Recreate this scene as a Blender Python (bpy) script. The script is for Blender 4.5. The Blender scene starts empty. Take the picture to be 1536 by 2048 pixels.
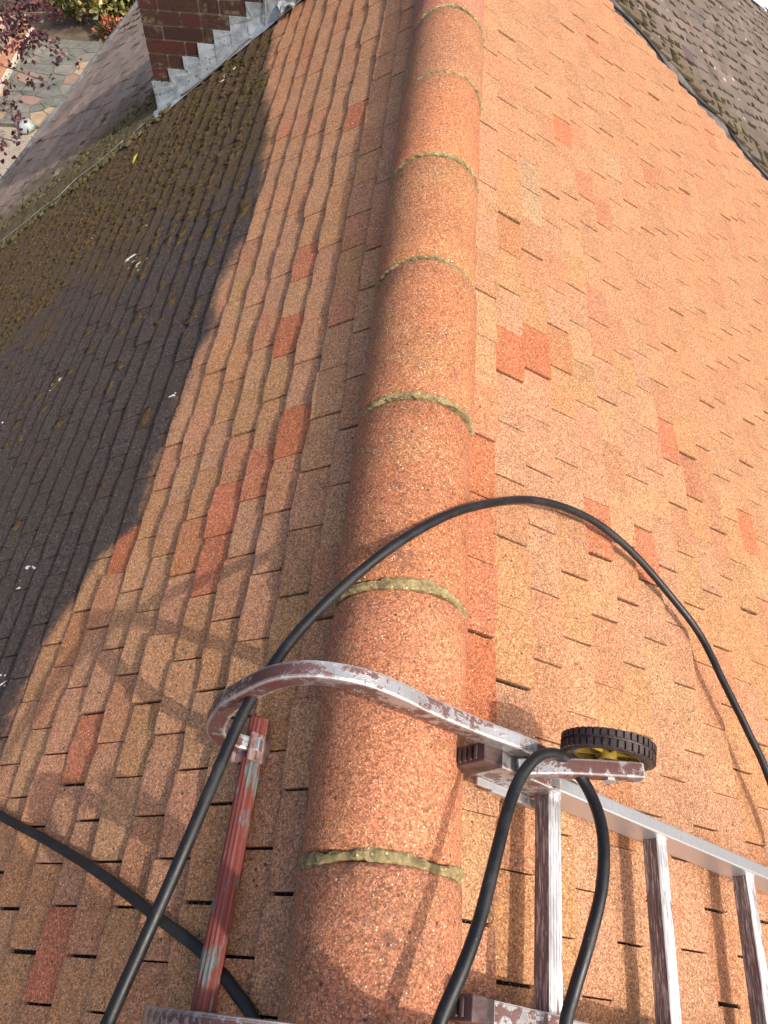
import bpy, bmesh, math, random
import numpy as np
from mathutils import Vector, Matrix

rng = np.random.default_rng(7)
random.seed(7)
scene = bpy.context.scene
COL = scene.collection

# ------------------------------------------------------------------ camera, sky, sun, exposure
TH = 0.64890815                    # roof pitch (37.2 degrees)
CT, ST = math.cos(TH), math.sin(TH)
CAM = np.array([-0.02745016, 0.0, 1.24308254])
CM = np.array([[0.9961411745579916, 0.08388345667631064, 0.025813292046124387],
               [-0.08385674673914895, 0.8228852138261195, 0.5619857390474138],
               [-0.025899930049157013, 0.5619817528731472, -0.8267440372092645]])
F_PX = 1540.0
cd = bpy.data.cameras.new('camera')
cam = bpy.data.objects.new('camera', cd); COL.objects.link(cam)
cd.sensor_width = 36.0; cd.lens = F_PX / 2048 * 36.0
cd.clip_start = 0.02; cd.clip_end = 400
cam.matrix_world = Matrix(((CM[0][0], CM[1][0], -CM[2][0], CAM[0]),
                           (CM[0][1], CM[1][1], -CM[2][1], CAM[1]),
                           (CM[0][2], CM[1][2], -CM[2][2], CAM[2]), (0, 0, 0, 1)))
scene.camera = cam

SUN = Vector((0.565, -0.39, 0.728)).normalized()
world = bpy.data.worlds.new('World'); scene.world = world; world.use_nodes = True
wn = world.node_tree.nodes; wl = world.node_tree.links
sky = wn.new('ShaderNodeTexSky'); sky.sky_type = 'NISHITA'; sky.sun_disc = False
sky.sun_elevation = math.asin(SUN.z); sky.sun_rotation = math.atan2(SUN.x, SUN.y)
sky.air_density = 0.7; sky.dust_density = 5.0; sky.ozone_density = 0.4
wn['Background'].inputs['Strength'].default_value = 0.15
wl.new(sky.outputs[0], wn['Background'].inputs['Color'])
sd = bpy.data.lights.new('sun', 'SUN'); sd.energy = 2.0; sd.angle = math.radians(0.5); sd.color = (1.0, 0.93, 0.83)
sun = bpy.data.objects.new('sun', sd); COL.objects.link(sun); sun.location = (3, -2, 6)
sun.rotation_euler = SUN.to_track_quat('Z', 'Y').to_euler()
scene.view_settings.view_transform = 'Standard'; scene.view_settings.look = 'None'
scene.view_settings.gamma = 1.0; scene.view_settings.use_curve_mapping = False
scene.view_settings.exposure = 0.72

# ------------------------------------------------------------------ helpers
def project(P):
    d = np.asarray(P, float) - CAM
    z = d @ CM[2]
    return 768 + F_PX * (d @ CM[0]) / z, 1024 - F_PX * (d @ CM[1]) / z, z

def sp(side, s, Y, h=0.0):
    """point on a roof slope: s metres down from the ridge, Y along it, h out of it"""
    g = 1.0 if side == 'R' else -1.0
    return np.array([g * (s * CT + h * ST), Y, -s * ST + h * CT])

def tag(o, label=None, cat=None, group=None, kind=None):
    if label: o['label'] = label
    if cat: o['category'] = cat
    if group: o['group'] = group
    if kind: o['kind'] = kind
    return o

def empty(name, loc=(0, 0, 0)):
    o = bpy.data.objects.new(name, None); COL.objects.link(o); o.location = loc
    o.empty_display_size = 0.1
    return o

def make_mesh(name, verts, faces, mat=None, smooth=False, tint=None):
    """verts (n,3); faces: list of lists or (m,k) array; tint: per-vertex rgb"""
    me = bpy.data.meshes.new(name)
    verts = np.asarray(verts, np.float32)
    if isinstance(faces, np.ndarray):
        m, k = faces.shape
        me.vertices.add(len(verts)); me.vertices.foreach_set('co', verts.ravel())
        me.loops.add(m * k); me.loops.foreach_set('vertex_index', faces.astype(np.int32).ravel())
        me.polygons.add(m); me.polygons.foreach_set('loop_start', np.arange(0, m * k, k, dtype=np.int32))
        me.update(calc_edges=True); me.validate()
    else:
        me.from_pydata([tuple(map(float, v)) for v in verts], [], [list(map(int, f)) for f in faces]); me.update()
    me.polygons.foreach_set('use_smooth', np.full(len(me.polygons), bool(smooth)))
    if tint is not None:
        a = me.attributes.new('tint', 'FLOAT_COLOR', 'POINT')
        t = np.asarray(tint, np.float32)
        if t.ndim == 1: t = np.tile(t, (len(verts), 1))
        a.data.foreach_set('color', np.concatenate([t[:, :3], np.ones((len(t), 1), np.float32)], 1).astype(np.float32).ravel())
    if mat: me.materials.append(mat)
    return me

def link(name, me, parent=None, loc=None):
    o = bpy.data.objects.new(name, me); COL.objects.link(o)
    if parent is not None: o.parent = parent
    if loc is not None: o.location = loc
    return o

def put(name, verts, faces, mat, parent=None, smooth=False, tint=None):
    """mesh object; verts are world coordinates, parent may be an Empty at some place"""
    verts = np.asarray(verts, float)
    if parent is not None:
        off = np.zeros(3); p = parent
        while p is not None:
            off += np.array(p.location); p = p.parent
        verts = verts - off
    else:
        off = verts.mean(0); off[2] = verts[:, 2].min()
        verts = verts - off
    o = link(name, make_mesh(name, verts, faces, mat, smooth, tint), parent)
    if parent is None: o.location = off
    return o

def box(c, ax, size):
    """box centred on c with axes ax (3x3 rows) and full sizes"""
    c = np.asarray(c, float); ax = np.asarray(ax, float); h = np.asarray(size) / 2
    v = [c + sx * h[0] * ax[0] + sy * h[1] * ax[1] + sz * h[2] * ax[2] for sx in (-1, 1) for sy in (-1, 1) for sz in (-1, 1)]
    f = [[0, 1, 3, 2], [4, 6, 7, 5], [0, 4, 5, 1], [2, 3, 7, 6], [0, 2, 6, 4], [1, 5, 7, 3]]
    return v, f

def join(parts):
    V, F = [], []
    for v, f in parts:
        o = len(V); V += [np.asarray(p) for p in v]; F += [[i + o for i in q] for q in f]
    return V, F

def sweep(path, profile, up_hint, closed_ends=True):
    """sweep a closed 2D profile (list of (a,b)) along a 3D path"""
    P = np.asarray(path, float); n = len(P); k = len(profile); V = []
    for i in range(n):
        t = P[min(i + 1, n - 1)] - P[max(i - 1, 0)]; t /= np.linalg.norm(t)
        a = np.asarray(up_hint, float); a = a - t * (a @ t); a /= np.linalg.norm(a)
        b = np.cross(t, a)
        for (x, y) in profile: V.append(P[i] + a * x + b * y)
    F = [[i * k + j, i * k + (j + 1) % k, (i + 1) * k + (j + 1) % k, (i + 1) * k + j] for i in range(n - 1) for j in range(k)]
    if closed_ends: F += [list(range(k))[::-1], list(range((n - 1) * k, n * k))]
    return V, F

def smooth_path(pts, n):
    """Catmull-Rom through the points"""
    P = np.asarray(pts, float); P = np.vstack([2 * P[0] - P[1], P, 2 * P[-1] - P[-2]]); out = []
    for i in range(1, len(P) - 2):
        for t in np.linspace(0, 1, n, endpoint=False):
            a, b, c, d = P[i - 1], P[i], P[i + 1], P[i + 2]
            out.append(.5 * ((2 * b) + (c - a) * t + (2 * a - 5 * b + 4 * c - d) * t * t + (3 * b - a - 3 * c + d) * t ** 3))
    out.append(P[-2]); return np.array(out)

def circle(r, k): return [(r * math.cos(2 * math.pi * i / k), r * math.sin(2 * math.pi * i / k)) for i in range(k)]

def rrect(w, d, r, k=2):
    out = []
    for cx, cy, a0 in ((w/2-r, d/2-r, 0), (-w/2+r, d/2-r, 90), (-w/2+r, -d/2+r, 180), (w/2-r, -d/2+r, 270)):
        for i in range(k + 1):
            a = math.radians(a0 + 90 * i / k); out.append((cx + r * math.cos(a), cy + r * math.sin(a)))
    return out

def bevel(o, w=0.003, seg=2, ang=30):
    m = o.modifiers.new('bevel', 'BEVEL'); m.width = w; m.segments = seg; m.limit_method = 'ANGLE'; m.angle_limit = math.radians(ang)
    return o

# ------------------------------------------------------------------ materials
class NT:
    def __init__(self, name):
        self.m = bpy.data.materials.new(name); self.m.use_nodes = True
        self.t = self.m.node_tree; self.n = self.t.nodes; self.l = self.t.links
        self.b = self.n['Principled BSDF']
        g = self.n.new('ShaderNodeNewGeometry'); self.pos = g.outputs['Position']; self.geo = g
    def new(self, t): return self.n.new(t)
    def val(self, sock, v):
        if hasattr(v, 'is_linked') or hasattr(v, 'links'): self.l.new(v, sock)
        else: sock.default_value = v
    def noise(self, scale, detail=3, rough=.6, vec=None, dist=0.0):
        n = self.new('ShaderNodeTexNoise'); n.inputs['Scale'].default_value = scale
        n.inputs['Detail'].default_value = detail; n.inputs['Roughness'].default_value = rough; n.inputs['Distortion'].default_value = dist
        self.l.new(vec or self.pos, n.inputs['Vector']); return n.outputs['Fac']
    def voro(self, scale, out='Color', vec=None, feature='F1', rnd=1.0):
        n = self.new('ShaderNodeTexVoronoi'); n.feature = feature; n.inputs['Scale'].default_value = scale
        n.inputs['Randomness'].default_value = rnd
        self.l.new(vec or self.pos, n.inputs['Vector']); return n.outputs[out]
    def mr(self, v, a, b, c=0.0, d=1.0, smooth=True):
        n = self.new('ShaderNodeMapRange'); n.interpolation_type = 'SMOOTHSTEP' if smooth else 'LINEAR'
        for i, x in zip(('Value', 'From Min', 'From Max', 'To Min', 'To Max'), (v, a, b, c, d)): self.val(n.inputs[i], x)
        return n.outputs['Result']
    def math(self, op, a, b=0.0):
        n = self.new('ShaderNodeMath'); n.operation = op; self.val(n.inputs[0], a); self.val(n.inputs[1], b); return n.outputs[0]
    def mix(self, f, a, b, mode='MIX'):
        n = self.new('ShaderNodeMix'); n.data_type = 'RGBA'; n.blend_type = mode; n.clamp_factor = True
        self.val(n.inputs[0], f)
        for s, v in ((n.inputs[6], a), (n.inputs[7], b)):
            if isinstance(v, tuple): s.default_value = (*v[:3], 1)
            else: self.l.new(v, s)
        return n.outputs[2]
    def scale(self, c, f):
        n = self.new('ShaderNodeVectorMath'); n.operation = 'SCALE'; self.l.new(c, n.inputs[0]); self.val(n.inputs['Scale'], f)
        return n.outputs[0]
    def edge(self, r=.004):
        """1 along convex edges, for wear"""
        n = self.new('ShaderNodeBevel'); n.samples = 4; n.inputs['Radius'].default_value = r
        d = self.new('ShaderNodeVectorMath'); d.operation = 'DOT_PRODUCT'
        self.l.new(n.outputs[0], d.inputs[0]); self.l.new(self.geo.outputs['Normal'], d.inputs[1])
        return self.mr(d.outputs['Value'], .995, .90)
    def sep(self, v):
        n = self.new('ShaderNodeSeparateXYZ'); self.l.new(v, n.inputs[0]); return n.outputs
    def sepc(self, v):
        n = self.new('ShaderNodeSeparateColor'); self.l.new(v, n.inputs[0]); return n.outputs
    def attr(self, name):
        n = self.new('ShaderNodeAttribute'); n.attribute_name = name; return n.outputs['Color']
    def scale_vec(self, s):
        n = self.new('ShaderNodeVectorMath'); n.operation = 'MULTIPLY'; self.l.new(self.pos, n.inputs[0]); n.inputs[1].default_value = s
        return n.outputs[0]
    def bump(self, h, strength=.5, dist=.002, normal=None):
        n = self.new('ShaderNodeBump'); n.inputs['Strength'].default_value = strength; n.inputs['Distance'].default_value = dist
        self.l.new(h, n.inputs['Height'])
        if normal: self.l.new(normal, n.inputs['Normal'])
        return n.outputs['Normal']
    def out(self, color=None, rough=None, normal=None, spec=None, metal=None):
        if color is not None:
            if isinstance(color, tuple): self.b.inputs['Base Color'].default_value = (*color[:3], 1)
            else: self.l.new(color, self.b.inputs['Base Color'])
        if rough is not None: self.val(self.b.inputs['Roughness'], rough)
        if normal is not None: self.l.new(normal, self.b.inputs['Normal'])
        if spec is not None: self.val(self.b.inputs['Specular IOR Level'], spec)
        if metal is not None: self.val(self.b.inputs['Metallic'], metal)
        return self.m

def sanded(N, base, light=.5, scale=1.0, con=1.0):
    """granular sand-faced concrete: every grain its own tone, pits and sparkling chips"""
    gv = N.sepc(N.voro(400 / scale)); g1 = gv[0]
    col = N.scale(base, N.mr(g1, 0, 1, 1 - .50 * con, 1 + .42 * con, False))
    g2 = N.sepc(N.voro(230 / scale))
    col = N.scale(col, N.mr(g2[1], 0, 1, 1 - .24 * con, 1 + .22 * con, False))
    col = N.mix(N.mr(gv[2], .80, .86, 0, .5), col, N.mix(1.0, col, (1.12, 1.06, .80), 'MULTIPLY'))
    bl = N.noise(9, 4, .65)
    col = N.mix(N.mr(bl, .42, .78, 0, .40), col, N.mix(1.0, col, (.60, .62, .64), 'MULTIPLY'))
    bl2 = N.noise(2.3, 3, .6)
    col = N.mix(N.mr(bl2, .4, .8, 0, .35), col, N.mix(1.0, col, (1.10, 1.03, .95), 'MULTIPLY'))
    h = None
    for sc, lo in ((430, .86), (250, .925)):      # light chips of two sizes
        v = N.sepc(N.voro(sc / scale)); vd = N.voro(sc / scale, 'Distance')
        chip = N.math('MULTIPLY', N.mr(v[0], lo, lo + .03), N.mr(vd, .46, .30))
        col = N.mix(N.math('MULTIPLY', chip, light), col, N.mix(v[1], (.80, .50, .20), (.88, .78, .62)))
        h = chip if h is None else N.math('MAXIMUM', h, chip)
    for sc, lo, am in ((330, .90, .75), (120, .965, .85)):      # dark chips and pits
        v = N.sepc(N.voro(sc / scale)); vd = N.voro(sc / scale, 'Distance')
        pit = N.math('MULTIPLY', N.mr(v[1], lo, lo + .02), N.mr(vd, .42, .26))
        col = N.mix(N.math('MULTIPLY', pit, am), col, (.06, .036, .024))
    v3 = N.sepc(N.voro(38)); vd3 = N.math('ADD', N.voro(38, 'Distance'), N.math('MULTIPLY', N.noise(170, 2), .16))
    spot = N.math('MULTIPLY', N.mr(v3[2], .955, .965), N.mr(vd3, .22, .15))
    col = N.mix(N.math('MULTIPLY', spot, .75), col, (.04, .03, .024))
    hgt = N.math('ADD', N.math('MULTIPLY', g1, .8), N.math('ADD', N.math('MULTIPLY', h, .5), N.math('MULTIPLY', N.noise(140 / scale, 3, .6), .7)))
    return col, hgt, h

def mat_roof():
    N = NT('cleaned_tile'); tint = N.attr('tint')
    col, hgt, chip = sanded(N, tint, .75)
    x, y, z = N.sep(N.pos)[:3]
    s = N.math('MULTIPLY', N.math('MULTIPLY', x, -1.0), 1 / CT)
    # where the cleaning stopped: distance down the left slope against position along it
    fc = N.new('ShaderNodeFloatCurve')
    pts = [(-.5, 1.6), (0.2, 1.42), (.53, 1.27), (.8, 1.25), (.94, 1.16), (1.07, 1.11), (1.13, .98), (1.3, .96), (1.76, .94), (1.9, .88), (2.13, .93), (2.42, .85), (2.73, .85), (3.22, .94), (3.6, 1.03), (4.07, 1.13), (4.5, 1.17)]
    cv = fc.mapping.curves[0]
    for i, (yy, ss) in enumerate(pts):
        X, Yv = (yy + 1) / 6, ss / 2
        if i == 0: cv.points[0].location = (X, Yv)
        elif i == 1: cv.points[1].location = (X, Yv)
        else: cv.points.new(X, Yv)
    for p_ in cv.points: p_.handle_type = 'VECTOR'
    fc.mapping.update()
    N.l.new(N.math('DIVIDE', N.math('ADD', y, 1.0), 6.0), fc.inputs['Value'])
    edge = N.math('MULTIPLY', fc.outputs[0], 2.0)
    d = N.math('SUBTRACT', s, edge)
    d = N.math('ADD', d, N.math('MULTIPLY', N.math('SUBTRACT', N.noise(7, 4, .65), .5), .13))
    d = N.math('ADD', d, N.math('MULTIPLY', N.math('SUBTRACT', N.noise(60, 3, .7), .5), .08))
    dirty = N.mr(d, -.035, .05)
    # dirty skin
    g = N.noise(300, 2, .7)
    g2 = N.noise(120, 4, .8)
    gc = N.sepc(N.voro(300)); gd = N.sepc(N.voro(150))
    mixv = N.math('ADD', N.math('ADD', N.math('MULTIPLY', gc[0], .34), N.math('MULTIPLY', gd[0], .36)), N.math('MULTIPLY', N.math('SUBTRACT', g2, .5), 1.1))
    dcol = N.mix(N.mr(mixv, .05, .66), (.012, .0105, .0105), (.100, .086, .081))
    dcol = N.mix(N.mr(N.noise(5, 3, .6), .35, .7, 0, .5), dcol, (.052, .042, .036))
    v = N.sepc(N.voro(170)); chip2 = N.math('MULTIPLY', N.mr(v[0], .945, .96), N.mr(N.voro(170, 'Distance'), .4, .28))
    dcol = N.mix(N.math('MULTIPLY', chip2, .55), dcol, (.5, .42, .3))
    # brown moss skin thickening towards the party line
    my = N.mr(y, 1.7, 3.6)
    msel = N.math('ADD', N.noise(3.1, 4, .62), N.math('MULTIPLY', N.math('SUBTRACT', my, .62), .62))
    msel = N.math('ADD', msel, N.math('MULTIPLY', N.math('SUBTRACT', N.noise(28, 3, .6), .5), .35))
    moss = N.mr(msel, .42, .62)
    mcol = N.mix(N.mr(N.noise(75, 5, .78), .34, .66), (.030, .019, .009), (.150, .098, .044))
    dcol = N.mix(N.math('MULTIPLY', moss, .85), dcol, mcol)
    dcol = N.mix(.05, dcol, tint)
    col = N.mix(dirty, col, dcol)
    # grime band just outside the cleaned edge
    h2 = N.math('ADD', hgt, N.math('MULTIPLY', N.math('MULTIPLY', dirty, moss), N.math('MULTIPLY', N.noise(70, 4, .7), 7.0)))
    h2 = N.math('ADD', h2, N.math('MULTIPLY', N.math('MULTIPLY', dirty, g2), 6.0))
    nrm = N.bump(h2, .8, .0026)
    return N.out(col, N.math('SUBTRACT', .82, N.math('MULTIPLY', chip, .4)), nrm, .35)

def mat_ridge():
    N = NT('ridge_tile_face'); tint = N.attr('tint')
    col, hgt, chip = sanded(N, tint, .85, 1.05, 1.0)
    dk = N.noise(14, 4, .65)
    col = N.mix(N.mr(dk, .60, .72, 0, .55), col, (.13, .065, .045))
    col = N.mix(N.mr(N.noise(5, 4, .6), .45, .7, 0, .55), col, N.mix(1.0, col, (.98, 1.25, 1.2), 'MULTIPLY'))
    return N.out(col, N.math('SUBTRACT', .78, N.math('MULTIPLY', chip, .4)), N.bump(hgt, .8, .003), .4)

def mat_neigh():
    N = NT('weathered_tile'); tint = N.attr('tint')
    g = N.noise(190, 3, .7)
    col = N.mix(N.mr(g, .25, .75), N.mix(1.0, tint, (.6, .6, .6), 'MULTIPLY'), N.mix(1.0, tint, (1.35, 1.33, 1.3), 'MULTIPLY'))
    col = N.mix(N.mr(N.noise(2.2, 4, .65), .4, .75, 0, .6), col, (.075, .066, .063))
    x, y, z = N.sep(N.pos)[:3]
    # pale lichen fragments on the right hand slope
    right = N.mr(x, 0.0, .3)
    st = N.scale_vec((1.0, .55, 1.0))
    v = N.sepc(N.voro(14, vec=st)); vd = N.voro(14, 'Distance', vec=st)
    li = N.math('MULTIPLY', N.mr(v[0], .68, .72), N.mr(N.math('ADD', vd, N.math('MULTIPLY', N.noise(60, 2), .2)), .34, .24))
    li = N.math('MULTIPLY', li, N.math('MULTIPLY', right, N.mr(N.noise(1.6, 2), .42, .62)))
    col = N.mix(N.math('MULTIPLY', li, .75), col, (.58, .55, .5))
    # moss close to the party line
    my = N.mr(y, 6.2, 4.7)
    ms = N.mr(N.math('ADD', N.noise(6, 4, .7), N.math('MULTIPLY', my, .34)), .60, .82)
    col = N.mix(N.math('MULTIPLY', ms, .8), col, N.mix(N.noise(50, 3), (.05, .036, .018), (.17, .13, .075)))
    return N.out(col, .88, N.bump(N.math('ADD', g, N.noise(60, 3)), .7, .003), .25)

def mat_simple(name, c1, c2, scale, rough=.8, spec=.3, metal=0.0, bump=.4, bd=.002, detail=4):
    N = NT(name); n = N.noise(scale, detail, .65)
    return N.out(N.mix(N.mr(n, .3, .7), c1, c2), rough, N.bump(n, bump, bd), spec, metal)

def mat_mortar():
    N = NT('lichen_mortar'); n = N.noise(70, 4, .7)
    col = N.mix(N.mr(n, .3, .7), (.15, .112, .05), (.37, .295, .14))
    v = N.sepc(N.voro(190)); ch = N.math('MULTIPLY', N.mr(v[0], .84, .88), N.mr(N.voro(190, 'Distance'), .4, .3))
    col = N.mix(N.math('MULTIPLY', ch, .8), col, (.8, .66, .34))
    col = N.mix(N.mr(N.noise(24, 3), .62, .72, 0, .8), col, (.1, .07, .035))
    return N.out(col, .9, N.bump(N.math('ADD', n, ch), .9, .003), .3)

def mat_moss(name, c1, c2):
    N = NT(name); n = N.noise(140, 4, .75); big = N.noise(9, 3)
    col = N.mix(N.mr(n, .3, .7), c1, c2)
    col = N.mix(N.mr(big, .4, .7, 0, .6), col, (.075, .058, .024))
    return N.out(col, .95, N.bump(n, 1.0, .006), .1)

def mat_painted_metal(name, paint, bare, amount, paint_rough=.45, white=1.0):
    """aluminium with worn brown paint, white and green flecks left in patches"""
    N = NT(name)
    n = N.noise(60, 5, .75); big = N.noise(8, 3, .6); fine = N.noise(190, 3, .7)
    ed = N.edge(.0045)
    sel = N.math('ADD', N.math('ADD', N.math('MULTIPLY', n, .5), N.math('MULTIPLY', big, .45)), N.math('MULTIPLY', ed, .14))
    keep = N.mr(sel, amount - .02, amount + .02)
    pc = N.mix(N.mr(fine, .3, .7), tuple(.72 * c for c in paint), paint)
    pc = N.mix(N.mr(big, .35, .7, 0, .45), pc, (.20, .155, .145))
    wh = N.math('MAXIMUM', N.mr(N.math('ADD', N.math('ADD', N.math('MULTIPLY', n, .55), N.math('MULTIPLY', fine, .35)), N.math('MULTIPLY', big, .25)), .69, .72),
                N.mr(N.math('ADD', ed, N.math('MULTIPLY', N.math('SUBTRACT', n, .5), 1.6)),   .34, .50))
    wh = N.math('MULTIPLY', wh, white)
    sc = N.noise(420, 2, .5, N.scale_vec((1.0, .12, 1.0)))
    bc = N.mix(sc, tuple(.70 * c for c in bare), bare)
    bc = N.mix(N.mr(N.noise(120, 4, .8), .62, .70, 0, .7), bc, (.16, .13, .12))
    col = N.mix(wh, N.mix(keep, pc, bc), (.66, .63, .60))
    metal = N.math('MULTIPLY', N.mr(keep, .4, .6), N.math('SUBTRACT', 1.0, wh)); metal = N.math('MULTIPLY', metal, .75)
    return N.out(col, N.mr(keep, 0, 1, paint_rough, .38), N.bump(N.math('ADD', N.math('ADD', N.math('MULTIPLY', keep, -1.0), N.math('MULTIPLY', sc, .2)), N.math('MULTIPLY', n, .5)), .4, .001), .5, metal)

def mat_rung(name, lo, hi):
    N = NT(name); n = N.noise(55, 5, .75, N.scale_vec((1.0, .18, 1.0)))
    col = N.mix(N.mr(n, .38, .62), (.45, .44, .44), (.74, .73, .72))
    st = N.noise(300, 3, .7, N.scale_vec((1, .05, 1)))
    paint = N.math('MULTIPLY', N.mr(st, lo, hi), N.mr(N.noise(8, 3), .35 if lo > .5 else .1, .55 if lo > .5 else .3))
    col = N.mix(N.math('MULTIPLY', paint, .8), col, (.085, .03, .028))
    return N.out(col, N.mr(n, .3, .7, .3, .5), N.bump(N.math('ADD', n, st), .35, .0008), .5, N.math('MULTIPLY', N.math('SUBTRACT', 1.0, paint), .72))

def mat_bar():
    N = NT('flaking_red_paint'); n = N.noise(26, 5, .72, N.scale_vec((1.0, .35, 1.0)))
    st = N.noise(200, 2, .6, N.scale_vec((1.0, .06, 1.0)))
    red = N.mix(st, (.13, .032, .025), (.27, .065, .045))
    gr = N.mix(N.noise(80, 3), (.085, .105, .09), (.20, .20, .19))
    col = N.mix(N.mr(N.math('ADD', n, N.math('MULTIPLY', N.math('SUBTRACT', st, .5), .3)), .515, .55), red, gr)
    col = N.mix(N.mr(N.noise(40, 4, .7), .68, .72), col, (.50, .12, .06))
    return N.out(col, .5, N.bump(n, .4, .001), .4)

def mat_hose():
    N = NT('black_rubber_hose'); n = N.noise(160, 3, .7); b = N.noise(14, 4, .7)
    col = N.mix(N.mr(b, .45, .75), (.006, .006, .0065), (.024, .024, .025))
    col = N.mix(N.mr(N.noise(300, 2, .8), .66, .74, 0, .5), col, (.2, .19, .17))
    return N.out(col, N.mr(b, .3, .7, .38, .62), N.bump(n, .25, .0008), .5)

def mat_lead():
    N = NT('grey_lead'); n = N.noise(16, 5, .7); f = N.noise(90, 3, .7)
    col = N.mix(N.mr(n, .3, .7), (.20, .23, .25), (.40, .44, .465))
    v = N.sepc(N.voro(42)); sp_ = N.math('MULTIPLY', N.mr(v[0], .70, .76), N.mr(N.math('ADD', N.voro(42, 'Distance'), N.math('MULTIPLY', f, .4)), .52, .40))
    low = N.mr(N.sep(N.pos)[2], -.75, -1.15)
    col = N.mix(N.math('MULTIPLY', sp_, N.math('ADD', .35, N.math('MULTIPLY', low, .6))), col, (.06, .05, .045))
    return N.out(col, .55, N.bump(n, .4, .004), .5, .25)

def mat_brick():
    N = NT('dark_red_brick'); tint = N.attr('tint'); n = N.noise(60, 5, .7)
    col = N.mix(N.mr(n, .3, .75), N.mix(1.0, tint, (.7, .66, .62), 'MULTIPLY'), tint)
    z = N.sep(N.pos)[2]
    lich = N.math('MULTIPLY', N.mr(N.noise(34, 5, .75), .50, .62), N.mr(N.noise(3.3, 2), .48, .6))
    col = N.mix(N.math('MULTIPLY', lich, .6), col, (.17, .145, .085))
    return N.out(col, .85, N.bump(n, .6, .003), .25)

def mat_leaf(name, cols, trans=.3):
    N = NT(name); tint = N.attr('tint')
    m = N.out(tint, .5, None, .4)
    N.b.inputs['Transmission Weight'].default_value = 0
    return m

M_ROOF = mat_roof(); M_RIDGE = mat_ridge(); M_NEIGH = mat_neigh(); M_MORT = mat_mortar()
M_MOSS = mat_moss('brown_moss', (.038, .024, .010), (.150, .100, .046))
M_MOSSG = mat_moss('dull_green_moss', (.05, .045, .018), (.20, .165, .085))
M_MOSSD = mat_moss('dark_moss', (.022, .017, .010), (.075, .058, .032))
M_DECK = mat_simple('dark_underlay', (.02, .018, .016), (.05, .045, .04), 40)
M_LEAD = mat_lead(); M_BRICK = mat_brick()
M_JOINT = mat_simple('old_brick_mortar', (.17, .13, .09), (.30, .24, .17), 60)
M_HOOK = mat_painted_metal('worn_brown_paint', (.13, .052, .044), (.60, .59, .58), .50)
M_STILE = mat_painted_metal('worn_stile', (.16, .10, .095), (.62, .63, .64), .33, .45, .35)
M_BRK = mat_simple('worn_red_bracket', (.15, .065, .055), (.34, .24, .22), 45, .6, .4, 0, .3, .001); M_RUNG = mat_rung('worn_aluminium', .55, .63); M_RUNGD = mat_rung('dark_flutes', .40, .50); M_BAR = mat_bar(); M_HOSE = mat_hose()
M_CAP = mat_simple('brown_smeared_plastic', (.03, .018, .017), (.13, .075, .07), 30, .45, .5)
M_TYRE = mat_simple('black_tyre_rubber', (.018, .012, .011), (.06, .038, .034), 60, .55, .5)
M_HUB = mat_simple('yellow_plastic', (.15, .09, .01), (.42, .28, .03), 18, .4, .5, bump=.1)
M_CABLE = mat_simple('black_cable', (.008, .008, .008), (.02, .02, .02), 60, .6, .4)
M_WIRE = mat_simple('grey_wire', (.16, .15, .14), (.32, .31, .29), 60, .6, .4)
M_WHITE = mat_simple('chalky_white', (.55, .54, .51), (.80, .79, .76), 120, .9, .2)

# ------------------------------------------------------------------ tiles
GAUGE, TW, TLEN, RISE = .100, .165, .265, .0148
NU = np.array([0, .154, .163, .260, .265]); NX = 5
def tile_local(r, gap=.0024):
    """one plain tile; columns: a (across, along the ridge), u (from head to tail), z (out of the slope, 0 at the tail's top)"""
    a = np.linspace(-.5, .5, NX) * (TW - gap - r.random() ** 1.2 * .0048)
    A, Uu = np.meshgrid(a, NU)
    Z = -.0010 * (A / .08) ** 2 + .0022 * ((Uu - .2) / .1) * r.uniform(-.4, .4) + r.normal(0, .0005, A.shape)
    U2 = Uu.copy(); U2[-1] += r.normal(0, .0012, NX); U2[-2] += r.normal(0, .0006, NX)
    U2[-1, 0] -= r.random() * .003; U2[-1, -1] -= r.random() * .003
    Z[-1] -= .0015
    top = np.stack([A, U2, Z], -1).reshape(-1, 3)
    n = NX; nu = len(NU)
    rim = [(nu - 1) * n + i for i in range(n)]
    V = [top]
    low_tail = top[rim].copy(); low_tail[:, 2] -= .0142; low_tail[:, 1] -= .002
    lowL = top[[j * n for j in range(nu - 1)]].copy(); lowL[:, 2] -= .0160
    lowR = top[[j * n + n - 1 for j in range(nu - 1)]].copy(); lowR[:, 2] -= .0145
    V = np.vstack([top, low_tail, lowL, lowR])
    Fq = [[j * n + i, j * n + i + 1, (j + 1) * n + i + 1, (j + 1) * n + i] for j in range(nu - 1) for i in range(n - 1)]
    b0 = nu * n; l0 = b0 + n; r0 = l0 + nu - 1
    Fq += [[rim[i], rim[i + 1], b0 + i + 1, b0 + i] for i in range(n - 1)]
    L = [l0 + j for j in range(nu - 1)] + [b0]; R = [r0 + j for j in range(nu - 1)] + [b0 + n - 1]
    Fq += [[j * n, (j + 1) * n, L[j + 1], L[j]] for j in range(nu - 1)]
    Fq += [[j * n + n - 1, R[j], R[j + 1], (j + 1) * n + n - 1] for j in range(nu - 1)]
    return V, np.array(Fq)
NVAR = 14
SHAPES = [tile_local(np.random.default_rng(100 + i)) for i in range(NVAR)]
ROUGH = [tile_local(np.random.default_rng(200 + i), .0045) for i in range(NVAR)]
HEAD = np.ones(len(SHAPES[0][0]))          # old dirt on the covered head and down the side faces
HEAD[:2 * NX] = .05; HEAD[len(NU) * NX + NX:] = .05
TF = SHAPES[0][1]

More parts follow.
